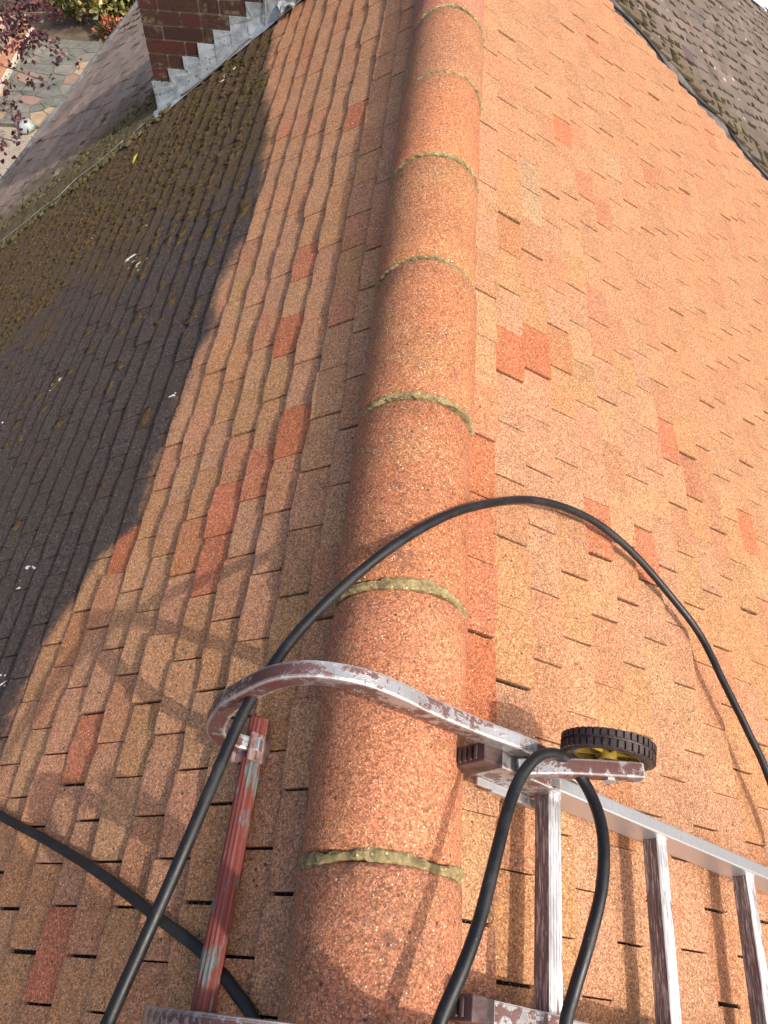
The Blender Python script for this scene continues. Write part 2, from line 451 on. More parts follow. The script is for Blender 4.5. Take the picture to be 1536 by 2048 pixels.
def tile_frame(side, s_tail, Y, lift, yaw, tiltj):
    """rotation (columns a,u,z) and origin (tail top centre) of a tile"""
    g = 1.0 if side == 'R' else -1.0
    d = np.array([g * CT, 0, -ST]); n = np.array([g * ST, 0, CT]); a = np.array([0, 1.0, 0])
    tl = math.atan2(RISE, GAUGE) + tiltj
    u = d * math.cos(tl) + n * math.sin(tl)
    # rotate u and a about n by yaw
    c, s_ = math.cos(yaw), math.sin(yaw)
    a2 = a * c + u * s_; u2 = u * c - a * s_
    z2 = np.cross(a2, u2)
    if z2 @ n < 0: z2 = -z2
    org = sp(side, s_tail, Y, lift) - u2 * TLEN
    return np.stack([a2, u2, z2], 1), org

def near(lst, side, s, Y, ds=.045, dy=.070):
    for (a, b) in lst:
        if abs(a - s) < ds and abs(b - Y) < dy: return True
    return False
RED_R = [(0.264, 1.455), (0.362, 1.581), (0.94, 1.545), (0.916, 1.311), (0.835, 1.254), (0.55, 2.876), (0.515, 2.767), (0.861, 0.941), (0.918, 1.052), (0.165, 1.045), (0.168, 0.864), (0.172, 0.682), (1.395, 1.411), (0.527, 1.133), (0.771, 1.142), (.17, .51)]
RED_L = [(0.237, 0.341), (1.019, 1.044), (0.943, 0.514), (0.631, 1.052), (0.393, 1.215), (0.229, 1.176), (0.612, 0.928), (0.492, 1.127), (0.496, 1.991), (0.497, 1.591), (0.738, 0.246), (1.146, 0.656), (0.785, 0.112), (0.367, 2.782), (0.19, 1.0), (0.355, 0.804)]
GREY_R = [(0.363, 2.353), (0.363, 2.217), (0.84, 3.032)]
C_TAN, C_ORA, C_PNK, C_BRN = (.454, .230, .117), (.458, .219, .109), (.449, .205, .106), (.420, .211, .106)
C_RED = (.452, .150, .070); C_GREY = (.42, .250, .135)

def clean_tint(side, s, Y):
    r = rng.random()
    if near(RED_R if side == 'R' else RED_L, side, s, Y): c = np.array(C_RED); j = .04
    elif side == 'R' and near(GREY_R, side, s, Y): c = np.array(C_GREY); j = .03
    else:
        c = np.array(C_TAN if r < .42 else C_ORA if r < .74 else C_PNK if r < .86 else C_BRN)
        if r > .975: c = c * .5 + np.array(C_RED) * .5
        j = .026
    c = c * (1 + rng.normal(0, j))
    if side == 'R' and s > .9: c = c * np.array([1.0, .985, .97])
    return np.clip(c, .02, .8)

def neigh_tint(side):
    b = np.array((.27, .205, .165) if side == 'L' else (.165, .130, .108))
    c = b * (1 + rng.normal(0, .10)); c[0] *= 1 + rng.normal(0, .03)
    if rng.random() < .06: c = c * .7
    return np.clip(c, .02, .5)

PHASE_R = lambda n: (0.97 - .47 * n - .0 * n) if n < 10 else (0.97 - .47 * n)
PHASE_L = lambda n: 0.04 + .49 * n

PARTY_L, PARTY_R = 4.47, 4.83
def edge_left(Y):      # slanting outer edge of the neighbouring left slope
    return 5.02 + (6.19 - Y) * (5.02 - 3.98) / (8.56 - 6.19)
def far_end(s):        # where the neighbouring right slope stops
    return max(8.9, 9.44 + (s - 3.94) * (10.33 - 9.44) / (4.72 - 3.94))

def in_view(P, m=.6):
    x, y, z = project(P)
    return z > .05 and -m * 1536 < x < (1 + m) * 1536 and -m * 2048 < y < (1 + m) * 2048

def lay(house, side):
    """every tile of one slope: list of dicts"""
    out = []
    s0 = .11597 if side == 'R' else .15095
    if house == 'own': y0, y1 = -1.0, (PARTY_R if side == 'R' else PARTY_L)
    else: y0, y1 = (5.04 if side == 'R' else 4.50), 12.5
    smax = 5.75
    for n in range(0, 58):
        st = s0 + GAUGE * (n + 1)
        if st > smax: break
        ph = (PHASE_R(n) if side == 'R' else PHASE_L(n)) * TW + rng.normal(0, .004)
        wob_p = rng.random() * 6.3; wob = rng.normal(0, .002)
        k0 = math.floor((y0 - ph) / TW)
        for k in range(k0, int((y1 - y0) / TW) + k0 + 3):
            ya, yb = ph + k * TW, ph + (k + 1) * TW       # joints at ph + k*TW
            lim = y1 + (rng.normal(0, .012) if side == 'R' else 0)
            ya2, yb2 = max(ya, y0), min(yb, lim)
            if yb2 - ya2 < .03: continue
            Yc = (ya2 + yb2) / 2; sc = (yb2 - ya2) / TW
            if house != 'own' and side == 'L' and st > edge_left(Yc): continue
            if house != 'own' and side == 'R' and Yc > far_end(st): continue
            P = sp(side, st - .05, Yc)
            if not in_view(P): continue
            x, y, z = project(P)
            inside = -20 < x < 1556 and -20 < y < 2068
            nn = np.array([(1 if side == 'R' else -1) * ST, 0, CT]); v = CAM - P
            area = abs(nn @ v) / np.linalg.norm(v) ** 3 if inside else 0
            lift = abs(rng.normal(0, .0028 if house == 'own' else .004)) + (rng.random() ** 6) * (.006 if house == 'own' else .014)
            out.append(dict(side=side, s=st + rng.normal(0, .0017) + wob * math.sin(Yc * 2 + wob_p), Y=Yc + rng.normal(0, .0006), sc=sc,
                            lift=lift, yaw=rng.normal(0, .007), tj=float(np.clip(rng.normal(0, .007), -.010, .010)), area=area if sc > .97 else 0,
                            tint=clean_tint(side, st - .05, Yc) if house == 'own' else neigh_tint(side), var=int(rng.integers(NVAR))))
    return out

def build_roof(root, tiles, mat, name='roof_tile', count=300, shapes=None):
    shapes = shapes or SHAPES
    tiles.sort(key=lambda t: -t['area'])
    cache = {}
    q = lambda c: tuple(np.round(np.asarray(c) / .02).astype(int))
    for t in tiles[:count]:
        key = (t['var'] % 5, q(t['tint']))
        if key not in cache:
            V, Fq = shapes[key[0]]
            cache[key] = make_mesh('roof_tile', V - np.array([0, TLEN, 0]), Fq, mat, False, np.array(key[1]) * .02 * HEAD[:, None])
        o = bpy.data.objects.new(name, cache[key]); COL.objects.link(o); o.parent = root
        R, org = tile_frame(t['side'], t['s'], t['Y'], t['lift'], t['yaw'], t['tj'] + t['lift'] / TLEN)
        tail = org + R[:, 1] * TLEN - np.array(root.location)
        if np.linalg.det(R) < 0: R = R * np.array([-1, 1, 1])
        o.matrix_local = Matrix([[*R[i], tail[i]] for i in range(3)] + [[0, 0, 0, 1]])
    rest = tiles[count:]
    VV, FF, TT = [], [], []; off = 0
    for t in rest:
        V, Fq = shapes[t['var']]
        R, org = tile_frame(t['side'], t['s'], t['Y'], t['lift'], t['yaw'], t['tj'] + t['lift'] / TLEN)
        W = (V * np.array([t['sc'], 1, 1])) @ R.T + org
        flip = np.linalg.det(R) < 0
        VV.append(W); FF.append((Fq[:, ::-1] if flip else Fq) + off); TT.append(np.tile(t['tint'], (len(V), 1)) * HEAD[:, None]); off += len(V)
    VV = np.vstack(VV) - np.array(root.location)
    o = link('roof_tile_field', make_mesh('roof_tile_field', VV, np.vstack(FF), mat, False, np.vstack(TT)), root)
    o['kind'] = 'stuff'
    return o

own = empty('tiled_roof', (0, 0, -.2))
tag(own, 'steep orange plain tile roof in the foreground, its outer left part still dark and mossy', 'roof')
build_roof(own, lay('own', 'R') + lay('own', 'L'), M_ROOF, count=300)
nei = empty('tiled_roof', (0, 8.0, -.2))
tag(nei, 'weathered grey brown plain tile roof beyond the party line and chimney', 'roof')
build_roof(nei, lay('nei', 'R') + lay('nei', 'L'), M_NEIGH, count=300, shapes=ROUGH)

# decks below the tiles
def deck(root, y0, y1, sL, sR):
    hb = -.075
    V = [sp('L', sL, y0, hb), sp('L', .0, y0, hb), sp('R', 0, y0, hb), sp('R', sR, y0, hb),
         sp('L', sL, y1, hb), sp('L', .0, y1, hb), sp('R', 0, y1, hb), sp('R', sR, y1, hb)]
    V[1] = V[2] = np.array([0, y0, hb / CT]); V[5] = V[6] = np.array([0, y1, hb / CT])
    W = [v + np.array([0, 0, -.05]) for v in V]
    A = V + W
    Fc = [[0, 1, 5, 4], [2, 3, 7, 6], [8, 12, 13, 9], [10, 14, 15, 11], [0, 4, 12, 8], [3, 11, 15, 7], [0, 8, 9, 1], [2, 10, 11, 3], [4, 5, 13, 12], [6, 7, 15, 14]]
    put('roof_deck', A, Fc, M_DECK, root)
deck(own, -1.3, 4.66, 5.6, 5.6)
hb = -.075      # neighbour: left deck follows its slanting edge
ya, yb = 4.67, 12.3
V = []
for (y, sl, sr) in ((ya, edge_left(ya) - .06, 5.4), (yb, max(edge_left(yb), 1.2) - .06, .3)):
    V += [sp('L', sl, y, hb), np.array([0, y, hb / CT]), sp('R', sr, y, hb)]
A = V + [v - np.array([0, 0, .05]) for v in V]
put('roof_deck', A, [[0, 1, 4, 3], [1, 2, 5, 4], [6, 9, 10, 7], [7, 10, 11, 8], [0, 3, 9, 6], [2, 8, 11, 5], [0, 6, 7, 1], [1, 7, 8, 2], [3, 4, 10, 9], [4, 5, 11, 10]], M_DECK, nei)

# ------------------------------------------------------------------ ridge tiles with mortar joints
RC = np.array([-.017, 0, -.078]); RR = .127
def ridge(root, y0, y1, first, dirty=False):
    k = 0
    y = first
    while y < y1:
        ye = y + .4515; r_ = np.random.default_rng(500 + int(y * 100))
        na, ny = 22, 7
        A = np.linspace(math.radians(-4), math.radians(184), na)
        tilt = r_.normal(0, .004); dx = r_.normal(0, .003); dz = r_.normal(0, .002)
        V = []
        ys = np.array([0, .008, .1, .22, .34, .428, .437]) + y + .0075
        rr = np.array([-.006, 0, 0, 0, 0, 0, -.006])
        for j in range(ny):
            for i in range(na):
                rad = RR + rr[j] + .0012 * math.sin(3 * A[i] + y * 9 + j) + r_.normal(0, .0004)
                V.append([RC[0] + dx + rad * math.cos(A[i]), ys[j], RC[2] + dz + rad * math.sin(A[i]) + tilt * (ys[j] - y) * 1.2])
        n0 = len(V)
        for j in (0, ny - 1):
            for i in range(na):
                V.append([RC[0] + dx + (RR - .024) * math.cos(A[i]), ys[j], RC[2] + dz + (RR - .024) * math.sin(A[i])])
        Fc = [[j * na + i, j * na + i + 1, (j + 1) * na + i + 1, (j + 1) * na + i] for j in range(ny - 1) for i in range(na - 1)]
        Fc += [[i + 1, i, n0 + i, n0 + i + 1] for i in range(na - 1)]
        Fc += [[(ny - 1) * na + i, (ny - 1) * na + i + 1, n0 + na + i + 1, n0 + na + i] for i in range(na - 1)]
        if dirty: c = np.array((.15, .12, .105)) * (1 + r_.normal(0, .08))
        else: c = np.array((.45, .170, .080)) * (1 + r_.normal(0, .06)) * np.array([1, 1 + r_.normal(0, .07), 1 + r_.normal(0, .08)])
        t = put('ridge_tile', V, np.array(Fc), M_NEIGH if dirty else M_RIDGE, root, True, c)
        # mortar joint at the near end, lumpy and a touch proud
        V = []; na2 = 40; w = (.0085 if y < .9 else .0055 if y < 1.5 else .0026) + r_.random() * .002
        A2 = np.linspace(math.radians(6), math.radians(170), na2)
        for j, (yy, dr) in enumerate(((-w, -.02), (-w, -.003), (-.4 * w, .0015), (.5 * w, .002), (w, -.001), (w, -.02))):
            for i in range(na2):
                e = r_.normal(0, .0011)
                V.append([RC[0] + dx + (RR + dr + e) * math.cos(A2[i]), y + yy * (.75 + .5 * math.sin(2.3 * A2[i] + y * 7) ** 2) + r_.normal(0, .0011) + .0035 * math.sin(4 * A2[i] + y * 5), RC[2] + dz + (RR + dr + e) * math.sin(A2[i])])
        Fc = [[j * na2 + i, j * na2 + i + 1, (j + 1) * na2 + i + 1, (j + 1) * na2 + i] for j in range(5) for i in range(na2 - 1)]
        m = put('mortar_joint', V, np.array(Fc), M_MORT, t)
        y = ye; k += 1
    # bedding mortar along both edges
    for sd in ('R', 'L'):
        V, n = [], int((y - y0) / .03)
        r_ = np.random.default_rng(77)
        for j in range(n):
            yy = y0 + j * .03; s_e = (.128 if sd == 'R' else .186) + r_.normal(0, .0035)
            for (a, hh) in ((-.05, .034), (-.022, .020), (-.006, .010), (.004, -.001), (.012, -.022)):
                V.append(sp(sd, s_e + a, yy, hh + r_.normal(0, .0012)))
        Fc = [[j * 5 + i, j * 5 + i + 1, (j + 1) * 5 + i + 1, (j + 1) * 5 + i] for j in range(n - 1) for i in range(4)]
        o = put('bedding_mortar', V, np.array(Fc), M_NEIGH if dirty else M_BED, root, True, np.array((.40, .20, .11)) if not dirty else np.array((.14, .115, .1)))
M_BED = M_RIDGE
ridge(own, -1.2, 4.55, .2135 - .4515 * 3)
ridge(nei, 4.66, 12.0, .2135 + .4515 * 10, True)

# ------------------------------------------------------------------ party line: gully right, mossy fillet left
r_ = np.random.default_rng(31)
V = []; n = 70
for j in range(n):
    s = .1 + j * 5.5 / (n - 1)
    for (y, h) in ((4.70, -.055), (4.80, -.045), (4.90, -.040), (4.99, -.030), (5.08, -.012), (5.14, -.03)):
        V.append(sp('R', s, y + r_.normal(0, .006), h + r_.normal(0, .003)))
put('party_gully', V, np.array([[j * 6 + i, j * 6 + i + 1, (j + 1) * 6 + i + 1, (j + 1) * 6 + i] for j in range(n - 1) for i in range(5)]),
    mat_simple('dirty_gully_felt', (.045, .042, .042), (.15, .135, .125), 14, .85), nei, True)
V = []; n = 150
prof = [(4.36, -.012), (4.42, .003), (4.48, .007), (4.53, .013), (4.60, .018), (4.68, .014), (4.78, .007), (4.88, .000), (4.98, -.014)]
for j in range(n):
    s = 1.9 + j * 3.9 / (n - 1); bulge = .6 + .5 * math.sin(s * 3.1) * math.sin(s * 1.3 + 1)
    for (y, h) in prof:
        V.append(sp('L', s, y + r_.normal(0, .008), h * (.8 + .4 * bulge) + r_.normal(0, .0035)))
k = len(prof)
put('party_fillet', V, np.array([[j * k + i, j * k + i + 1, (j + 1) * k + i + 1, (j + 1) * k + i] for j in range(n - 1) for i in range(k - 1)]),
    mat_moss('silted_moss', (.07, .05, .028), (.21, .16, .10)), nei, True)

# outer capping strip along the neighbour's slanting edge
V = []; n = 40
for j in range(n):
    y = 4.45 + j * (11.5 - 4.45) / (n - 1); s = edge_left(y)
    for (a, h) in ((-.055, .004), (-.03, .022), (.03, .020), (.055, -.03), (.05, -.15), (-.02, -.15)):
        V.append(sp('L', s + a, y, h + r_.normal(0, .002)))
put('edge_capping', V, [[j * 6 + i, j * 6 + (i + 1) % 6, (j + 1) * 6 + (i + 1) % 6, (j + 1) * 6 + i] for j in range(n - 1) for i in range(6)] + [[0, 1, 2, 3, 4, 5]],
    mat_simple('grey_capping', (.09, .09, .09), (.19, .19, .185), 20, .8), nei)

# ------------------------------------------------------------------ moss
ico = bmesh.new(); bmesh.ops.create_icosphere(ico, subdivisions=2, radius=1.0)
IV = np.array([v.co[:] for v in ico.verts]); IF = np.array([[v.index for v in f.verts] for f in ico.faces]); ico.free()
def lumps(name, root, specs, mat):
    """specs: (side, s, Y, h, rs, ry, rn)"""
    VV, FF = [], []; r = np.random.default_rng(5)
    for i, (sd, s, Y, h, rs, ry, rn) in enumerate(specs):
        g = 1 if sd == 'R' else -1
        d = np.array([g * CT, 0, -ST]); nn = np.array([g * ST, 0, CT]); a = np.array([0, 1., 0])
        w = IV * (1 + .28 * np.sin(IV @ r.normal(0, 3.2, 3) + r.random() * 6)[:, None] + .16 * np.sin(IV @ r.normal(0, 7, 3) + r.random() * 6)[:, None]) * (1 + r.normal(0, .10, (len(IV), 1)))
        W = sp(sd, s, Y, h) + w[:, :1] * rs * d + w[:, 1:2] * ry * a + w[:, 2:] * rn * nn
        VV.append(W); FF.append(IF + i * len(IV))
    o = put(name, np.vstack(VV), np.vstack(FF), mat, root, True); o['kind'] = 'stuff'
    return o
specs = []; r = np.random.default_rng(21)
BND = lambda Y: np.interp(Y, [.5, 1, 2, 2.6, 3.2, 4.2], [1.4, 1.25, 1.0, .9, 1.0, 1.2])
def patchy(s, Y): return .5 + .28 * math.sin(3.1 * s + 1.7 * Y) + .25 * math.sin(5.3 * Y - 2.2 * s + 1) + .2 * math.sin(9 * s + 7 * Y)
for n in range(0, 52):
    st = .151 + GAUGE * (n + 1)
    for Y in np.arange(.5, 4.46, .0412):
        if st < BND(Y) + .03: continue
        pz = patchy(st, Y)
        carpet = np.clip((Y - np.interp(st, [1.0, 1.1, 1.2, 1.6, 2.0, 3.0, 4.5], [3.55, 3.2, 3.0, 2.85, 2.8, 2.6, 2.4]) + .5 * (pz - .5)) / .45, 0, 1)
        dens = max(.12 * (Y > 2.0) * (pz > .5), .5 * (Y > 2.3) * (st < 1.75) * (pz > .3), .06 * pz, .3 * (st > 1.9) * (Y > 1.6) * (pz > .5))
        g3 = 1 + int(2 * carpet + r.random())
        for m in range(g3):
            if r.random() > max(dens if m == 0 else 0, .92 * carpet): continue
            so = -.004 if m == 0 else -.1 * r.random()
            Yj = Y + r.uniform(-.022, .022)
            if not in_view(sp('L', st, Yj), .1): continue
            k = r.random()
            drop = (RISE / GAUGE) * so
            if carpet > .5: specs.append(('L', st + so, Yj, drop + .001, .007 + .020 * k * k, .007 + .020 * r.random() ** 2, .003 + .0075 * r.random()))
            else: specs.append(('L', st - .012 + r.normal(0, .006), Yj, -.005, .012 + .020 * k, .014 + .028 * r.random(), .005 + .005 * r.random()))
lumps('moss', own, specs, M_MOSS)
specs = []
for i in range(1500):      # moss along the party fillet and the neighbour's gaps
    s = 2.0 + r.random() * 3.4; Y = 4.38 + abs(r.normal(0, .34))
    if s > edge_left(Y) - .1 or not in_view(sp('L', s, Y), .1): continue
    if Y < 4.95: hh = .008
    else:
        hh = .0
    if Y > 5.0 and r.random() < .6: continue
    k = r.random()
    specs.append(('L', s, Y, hh, .010 + .022 * k, .010 + .02 * r.random(), .005 + .008 * r.random()))
NFIL = len(specs)
for n in range(52):        # clumps at the joints of the neighbour's left slope
    st = .151 + GAUGE * (n + 1)
    for k in range(int(4.9 / TW), int(10 / TW)):
        Y = (PHASE_L(n) + k) * TW
        if r.random() > .85 or st > edge_left(Y) - .1 or Y < 4.9 or not in_view(sp('L', st, Y), .1): continue
        specs.append(('L', st - .045, Y + r.normal(0, .006), -.008, .036 + .026 * r.random(), .006 + .009 * r.random(), .009 + .006 * r.random()))
lumps('moss', nei, specs[:NFIL], M_MOSSG); lumps('moss', nei, specs[NFIL:], M_MOSSD)
specs = []
for n in range(52):        # clumps at the joints of the neighbour's right slope
    st = .116 + GAUGE * (n + 1)
    for k in range(int(5.0 / TW), int(12 / TW)):
        Y = (PHASE_R(n) % 1 + k) * TW
        if r.random() > .62 or Y < 5.05 or Y > far_end(st) or not in_view(sp('R', st, Y), .1): continue
        f = r.random()
        specs.append(('R', st - .04 - .02 * r.random(), Y + r.normal(0, .008), -.006, .03 + .022 * f, .009 + .011 * f, .006 + .006 * f))
for i in range(170):
    s = 1.0 + r.random() * 2.6; Y = 5.08 + abs(r.normal(0, .12))
    if not in_view(sp('R', s, Y), .1): continue
    specs.append(('R', s, Y, -.004, .012 + .04 * r.random(), .010 + .016 * r.random(), .003 + .005 * r.random()))
lumps('moss', nei, specs, M_MOSSD)

# pale droppings and lichen marks on the dark tiles
def splat(side, s, Y, size, root, seed, name='bird_dropping'):
    """thin curled streaks and flecks of dried dropping, following the tiles"""
    r = np.random.default_rng(seed); parts = []
    nn = np.array([(1 if side == 'R' else -1) * ST, 0, CT])
    def at(cs, cy, h):
        st = math.ceil((cs - .151) / GAUGE) * GAUGE + .151
        return sp(side, cs, cy, -(RISE / GAUGE) * max(0, st - cs) + h)
    for b in range(int(r.integers(2, 5))):
        m = 16; cs, cy = s + r.normal(0, size * .55), Y + r.normal(0, size * .4); q = size * (.10 + .16 * r.random()) * (1.3 if b == 0 else .8)
        rad = 1 + .35 * np.sin(np.arange(m) * 6.283 / m * 3 + r.random() * 6) + r.normal(0, .22, m); rad = np.clip(rad, .25, 2)
        st_ = r.uniform(1.2, 2.6); al = r.uniform(-.5, .5)
        V = []
        for hh, f_ in ((-.001, 1.0), (.0016, .8)):
            for i in range(m):
                u_, w_ = q * st_ * f_ * rad[i] * math.cos(6.283 * i / m), q * .55 * f_ * rad[i] * math.sin(6.283 * i / m)
                V.append(at(cs + u_ * math.cos(al) - w_ * math.sin(al), cy + u_ * math.sin(al) + w_ * math.cos(al), hh))
        V.append(at(cs, cy, .0022))
        parts.append((V, [[i, (i + 1) % m, m + (i + 1) % m, m + i] for i in range(m)] + [[m + i, m + (i + 1) % m, 2 * m] for i in range(m)]))
    for b in range(int(r.integers(1, 5))):
        cs, cy = s + r.normal(0, size * .8), Y + r.normal(0, size * .8); m = 7; q = size * (.05 + .08 * r.random())
        V = [at(cs + q * (1 + .5 * r.random()) * math.cos(6.283 * i / m), cy + q * .7 * (1 + .5 * r.random()) * math.sin(6.283 * i / m), 0.0) for i in range(m)] + [at(cs, cy, .003)]
        parts.append((V, [[i, (i + 1) % m, m] for i in range(m)]))
    V, Fc = join(parts); put(name, V, Fc, M_WHITE, root)
for i, (s, Y, z) in enumerate([(1.541, 1.131, .035), (1.004, 1.545, .04), (1.003, 1.608, .03), (2.195, 2.194, .03), (1.931, 2.126, .045), (1.734, 2.953, .05), (1.7, 2.802, .04), (2.249, 3.349, .05), (2.301, 2.08, .03), (1.401, .733, .025), (.919, 2.019, .018), (2.05, 4.2, .05), (1.5, 4.25, .05), (1.62, 2.72, .025)]):
    splat('L', s, Y, z * 1.45, own, i + 50)

# ------------------------------------------------------------------ chimney
CY, CX0, CX1, CZ0, CZ1, CD = 4.487, -1.69, -.72, -1.54, .18, .46
chim = empty('chimney', ((CX0 + CX1) / 2, CY + CD / 2, CZ0))
tag(chim, 'dark red brick chimney rising through the roof with stepped lead at its foot', 'chimney')
v, f = box(((CX0 + CX1) / 2, CY + CD / 2, (CZ0 + CZ1) / 2), np.eye(3), (CX1 - CX0 - .012, CD - .012, CZ1 - CZ0))
put('mortar_core', v, f, M_JOINT, chim)
BV = [make_mesh('brick', *box((0, 0, 0), np.eye(3), (1, 1, 1)), M_BRICK, False, np.array(c)) for c in
      ((.066, .024, .019), (.076, .026, .020), (.058, .022, .018), (.060, .029, .021), (.050, .024, .019))]
def brick(x0, x1, y0, y1, z0, z1):
    o = bpy.data.objects.new('brick', random.choice(BV)); COL.objects.link(o); o.parent = chim
    o.location = Vector(((x0 + x1) / 2, (y0 + y1) / 2, (z0 + z1) / 2)) - chim.location
    o.location.y += random.uniform(-.002, .002)
    o.scale = (x1 - x0, y1 - y0, z1 - z0); bevel(o, .004, 1, 60)
nc = int((CZ1 - CZ0) / .075)
for c in range(nc):
    z0 = CZ0 + .0 + c * .075 + .006; z1 = z0 + .064
    # front face: Flemish-like bond seen edge to edge
    x = CX0; i = c % 2; first = True
    while x < CX1 - .03:
        L = (.215 if i % 2 == 0 else .1025)
        if first and c % 2 == 1: L = .1025
        xe = min(x + L, CX1)
        if CX1 - xe < .05: xe = CX1
        brick(x, xe, CY - .002, CY + .100, z0, z1)
        x = xe + .010; i += 1; first = False
    for (xs0, xs1) in ((CX0, CX0 + .1), (CX1 - .1, CX1)):
        y = CY + (.110 if c % 2 else .111); i = c % 2
        while y < CY + CD - .03:
            ye = min(y + (.215 if i % 2 == 0 else .1025), CY + CD)
            brick(xs0 - .0005, xs1 + .0005, y, ye, z0, z1); y = ye + .01; i += 1
# stepped flashing: a saw-toothed lead sheet on the front face
def slope_z(x): return x * ST / CT   # left slope surface at h=0 (x negative)
P2 = []
zc = [CZ0 + k * .075 for k in range(0, 16)]
steps = []
x_top = CX0 + .012; z_top = None
for k in range(16):
    z = CZ0 + .075 * k
    x = CX0 + (z - (-1.088)) * CT / ST
    steps.append((x, z))
steps = [(x, z) for x, z in steps if z > -1.12 and z < -.35]
top = []
for i, (x, z) in enumerate(steps):
    top.append((x, z))
    if i + 1 < len(steps):
        xn = steps[i + 1][0]
        top.append((xn + .030, z - .002))
top.append((steps[-1][0] + .2, steps[-1][1]))
poly = []
cols = []
for (x, z) in top: cols.append((x, z, slope_z(x) + .012))
# strip of quads with subdivided height so the sheet can undulate; two layers for thickness
V = []; r = np.random.default_rng(3)
cols = [(CX0 - .015, steps[0][1] - .005, slope_z(CX0 - .015) + .0)] + cols
for (x, zt, zb) in cols:
    for q in np.linspace(0, 1, 5):
        bx = x
        V.append([bx, CY - .010 - .006 * math.sin(q * 3 + x * 9) * (1 if q < 1 else .3) - .020 * max(0, .35 - q) , zb + (zt - zb) * q])
n = len(cols)
Fq = [[j * 5 + i, (j + 1) * 5 + i, (j + 1) * 5 + i + 1, j * 5 + i + 1] for j in range(n - 1) for i in range(4)]
W = [[x, y + .004, z] for x, y, z in V]; o5 = len(V)
Fq += [[a + o5 for a in q[::-1]] for q in Fq]
Fq += [[j * 5 + 4, (j + 1) * 5 + 4, o5 + (j + 1) * 5 + 4, o5 + j * 5 + 4] for j in range(n - 1)]
put('stepped_flashing', V + W, Fq, M_LEAD, chim)
# flange lying on the tiles
V = []
xs = np.linspace(CX0 - .03, CX1 + .02, 26)
for x in xs:
    e = r.normal(0, .003)
    s = -x / CT
    for (dy, h) in ((.0, .030), (-.03, .014), (-.060 + e, .010 + abs(r.normal(0, .004))), (-.062 + e, .005)):
        V.append(sp('L', s, CY - .004 + dy, h))
put('lead_flange', V, [[j * 4 + i, (j + 1) * 4 + i, (j + 1) * 4 + i + 1, j * 4 + i + 1] for j in range(25) for i in range(3)], M_LEAD, chim, True)
# lead slip past the lower corner
V = []
for j in range(7):
    s = 2.10 + j * .045
    for (y, h) in ((CY - .015, .016), (CY + .05, .012), (CY + .13 - j * .012, .006)):
        V.append(sp('L', s, y, h + .003 * math.sin(j)))
put('lead_slip', V, [[j * 3 + i, j * 3 + i + 1, (j + 1) * 3 + i + 1, (j + 1) * 3 + i] for j in range(6) for i in range(2)],
    mat_simple('clean_lead', (.22, .25, .29), (.33, .36, .40), 30, .5, .5, .2), chim)
# crumpled silver flashing tape by the upper end
V = []; g = 9
for i in range(g):
    for j in range(g):
        p = sp('L', .93 + .022 * i, 4.34 + .022 * j, .035 + r.normal(0, .008) + .02 * math.sin(i * 1.3) * math.sin(j * .9))
        V.append(p)
put('flashing_tape', V, [[i * g + j, (i + 1) * g + j, (i + 1) * g + j + 1, i * g + j + 1] for i in range(g - 1) for j in range(g - 1)],
    mat_simple('crumpled_foil', (.42, .44, .44), (.70, .71, .70), 30, .35, .5, .6), chim)

# ------------------------------------------------------------------ cables
def tube(name, pts, r, mat, n=8, k=10, parent=None, hint=(.3, .2, 1)):
    P = smooth_path(pts, n); V, Fc = sweep(P, circle(r, k), hint)
    return put(name, V, Fc, mat, parent, True)
pts = [sp('R', s, y, -.018) for s, y in [(.55, 4.97), (1.07, 4.90), (1.29, 4.97), (1.53, 4.99), (1.66, 4.90), (1.82, 4.89), (2.1, 5.0), (2.28, 5.07), (2.40, 5.0), (2.5, 4.94), (2.76, 4.96), (3.1, 4.99), (3.6, 4.95)]]
tag(tube('cable', pts, .0075, M_CABLE, 8, 8), 'thin black cable lying in the dark gully beside the right edge of the orange tiles', 'cable')
pts = [sp('L', s, y, .022) for s, y in [(2.45, 4.46), (2.62, 4.44), (2.8, 4.45), (2.95, 4.47), (3.12, 4.41), (3.3, 4.45), (3.55, 4.45), (3.85, 4.47), (4.2, 4.46), (4.7, 4.5)]]
tag(tube('wire', pts, .0027, M_WIRE, 8, 8), 'pale wire sunk in the brown moss below the chimney', 'wire')
pts = [np.array([-.98, CY - .025, -.45]), np.array([-.985, CY - .025, -.62]), np.array([-1.01, CY - .035, -.78]), sp('L', 1.36, CY - .06, .025), sp('L', 1.55, CY - .085, .02), sp('L', 1.72, CY - .09, .02), sp('L', 1.9, CY - .065, .02)]
tag(tube('wire', pts, .005, M_WIRE, 8, 8), 'grey wire hanging over the stepped lead of the chimney', 'wire')

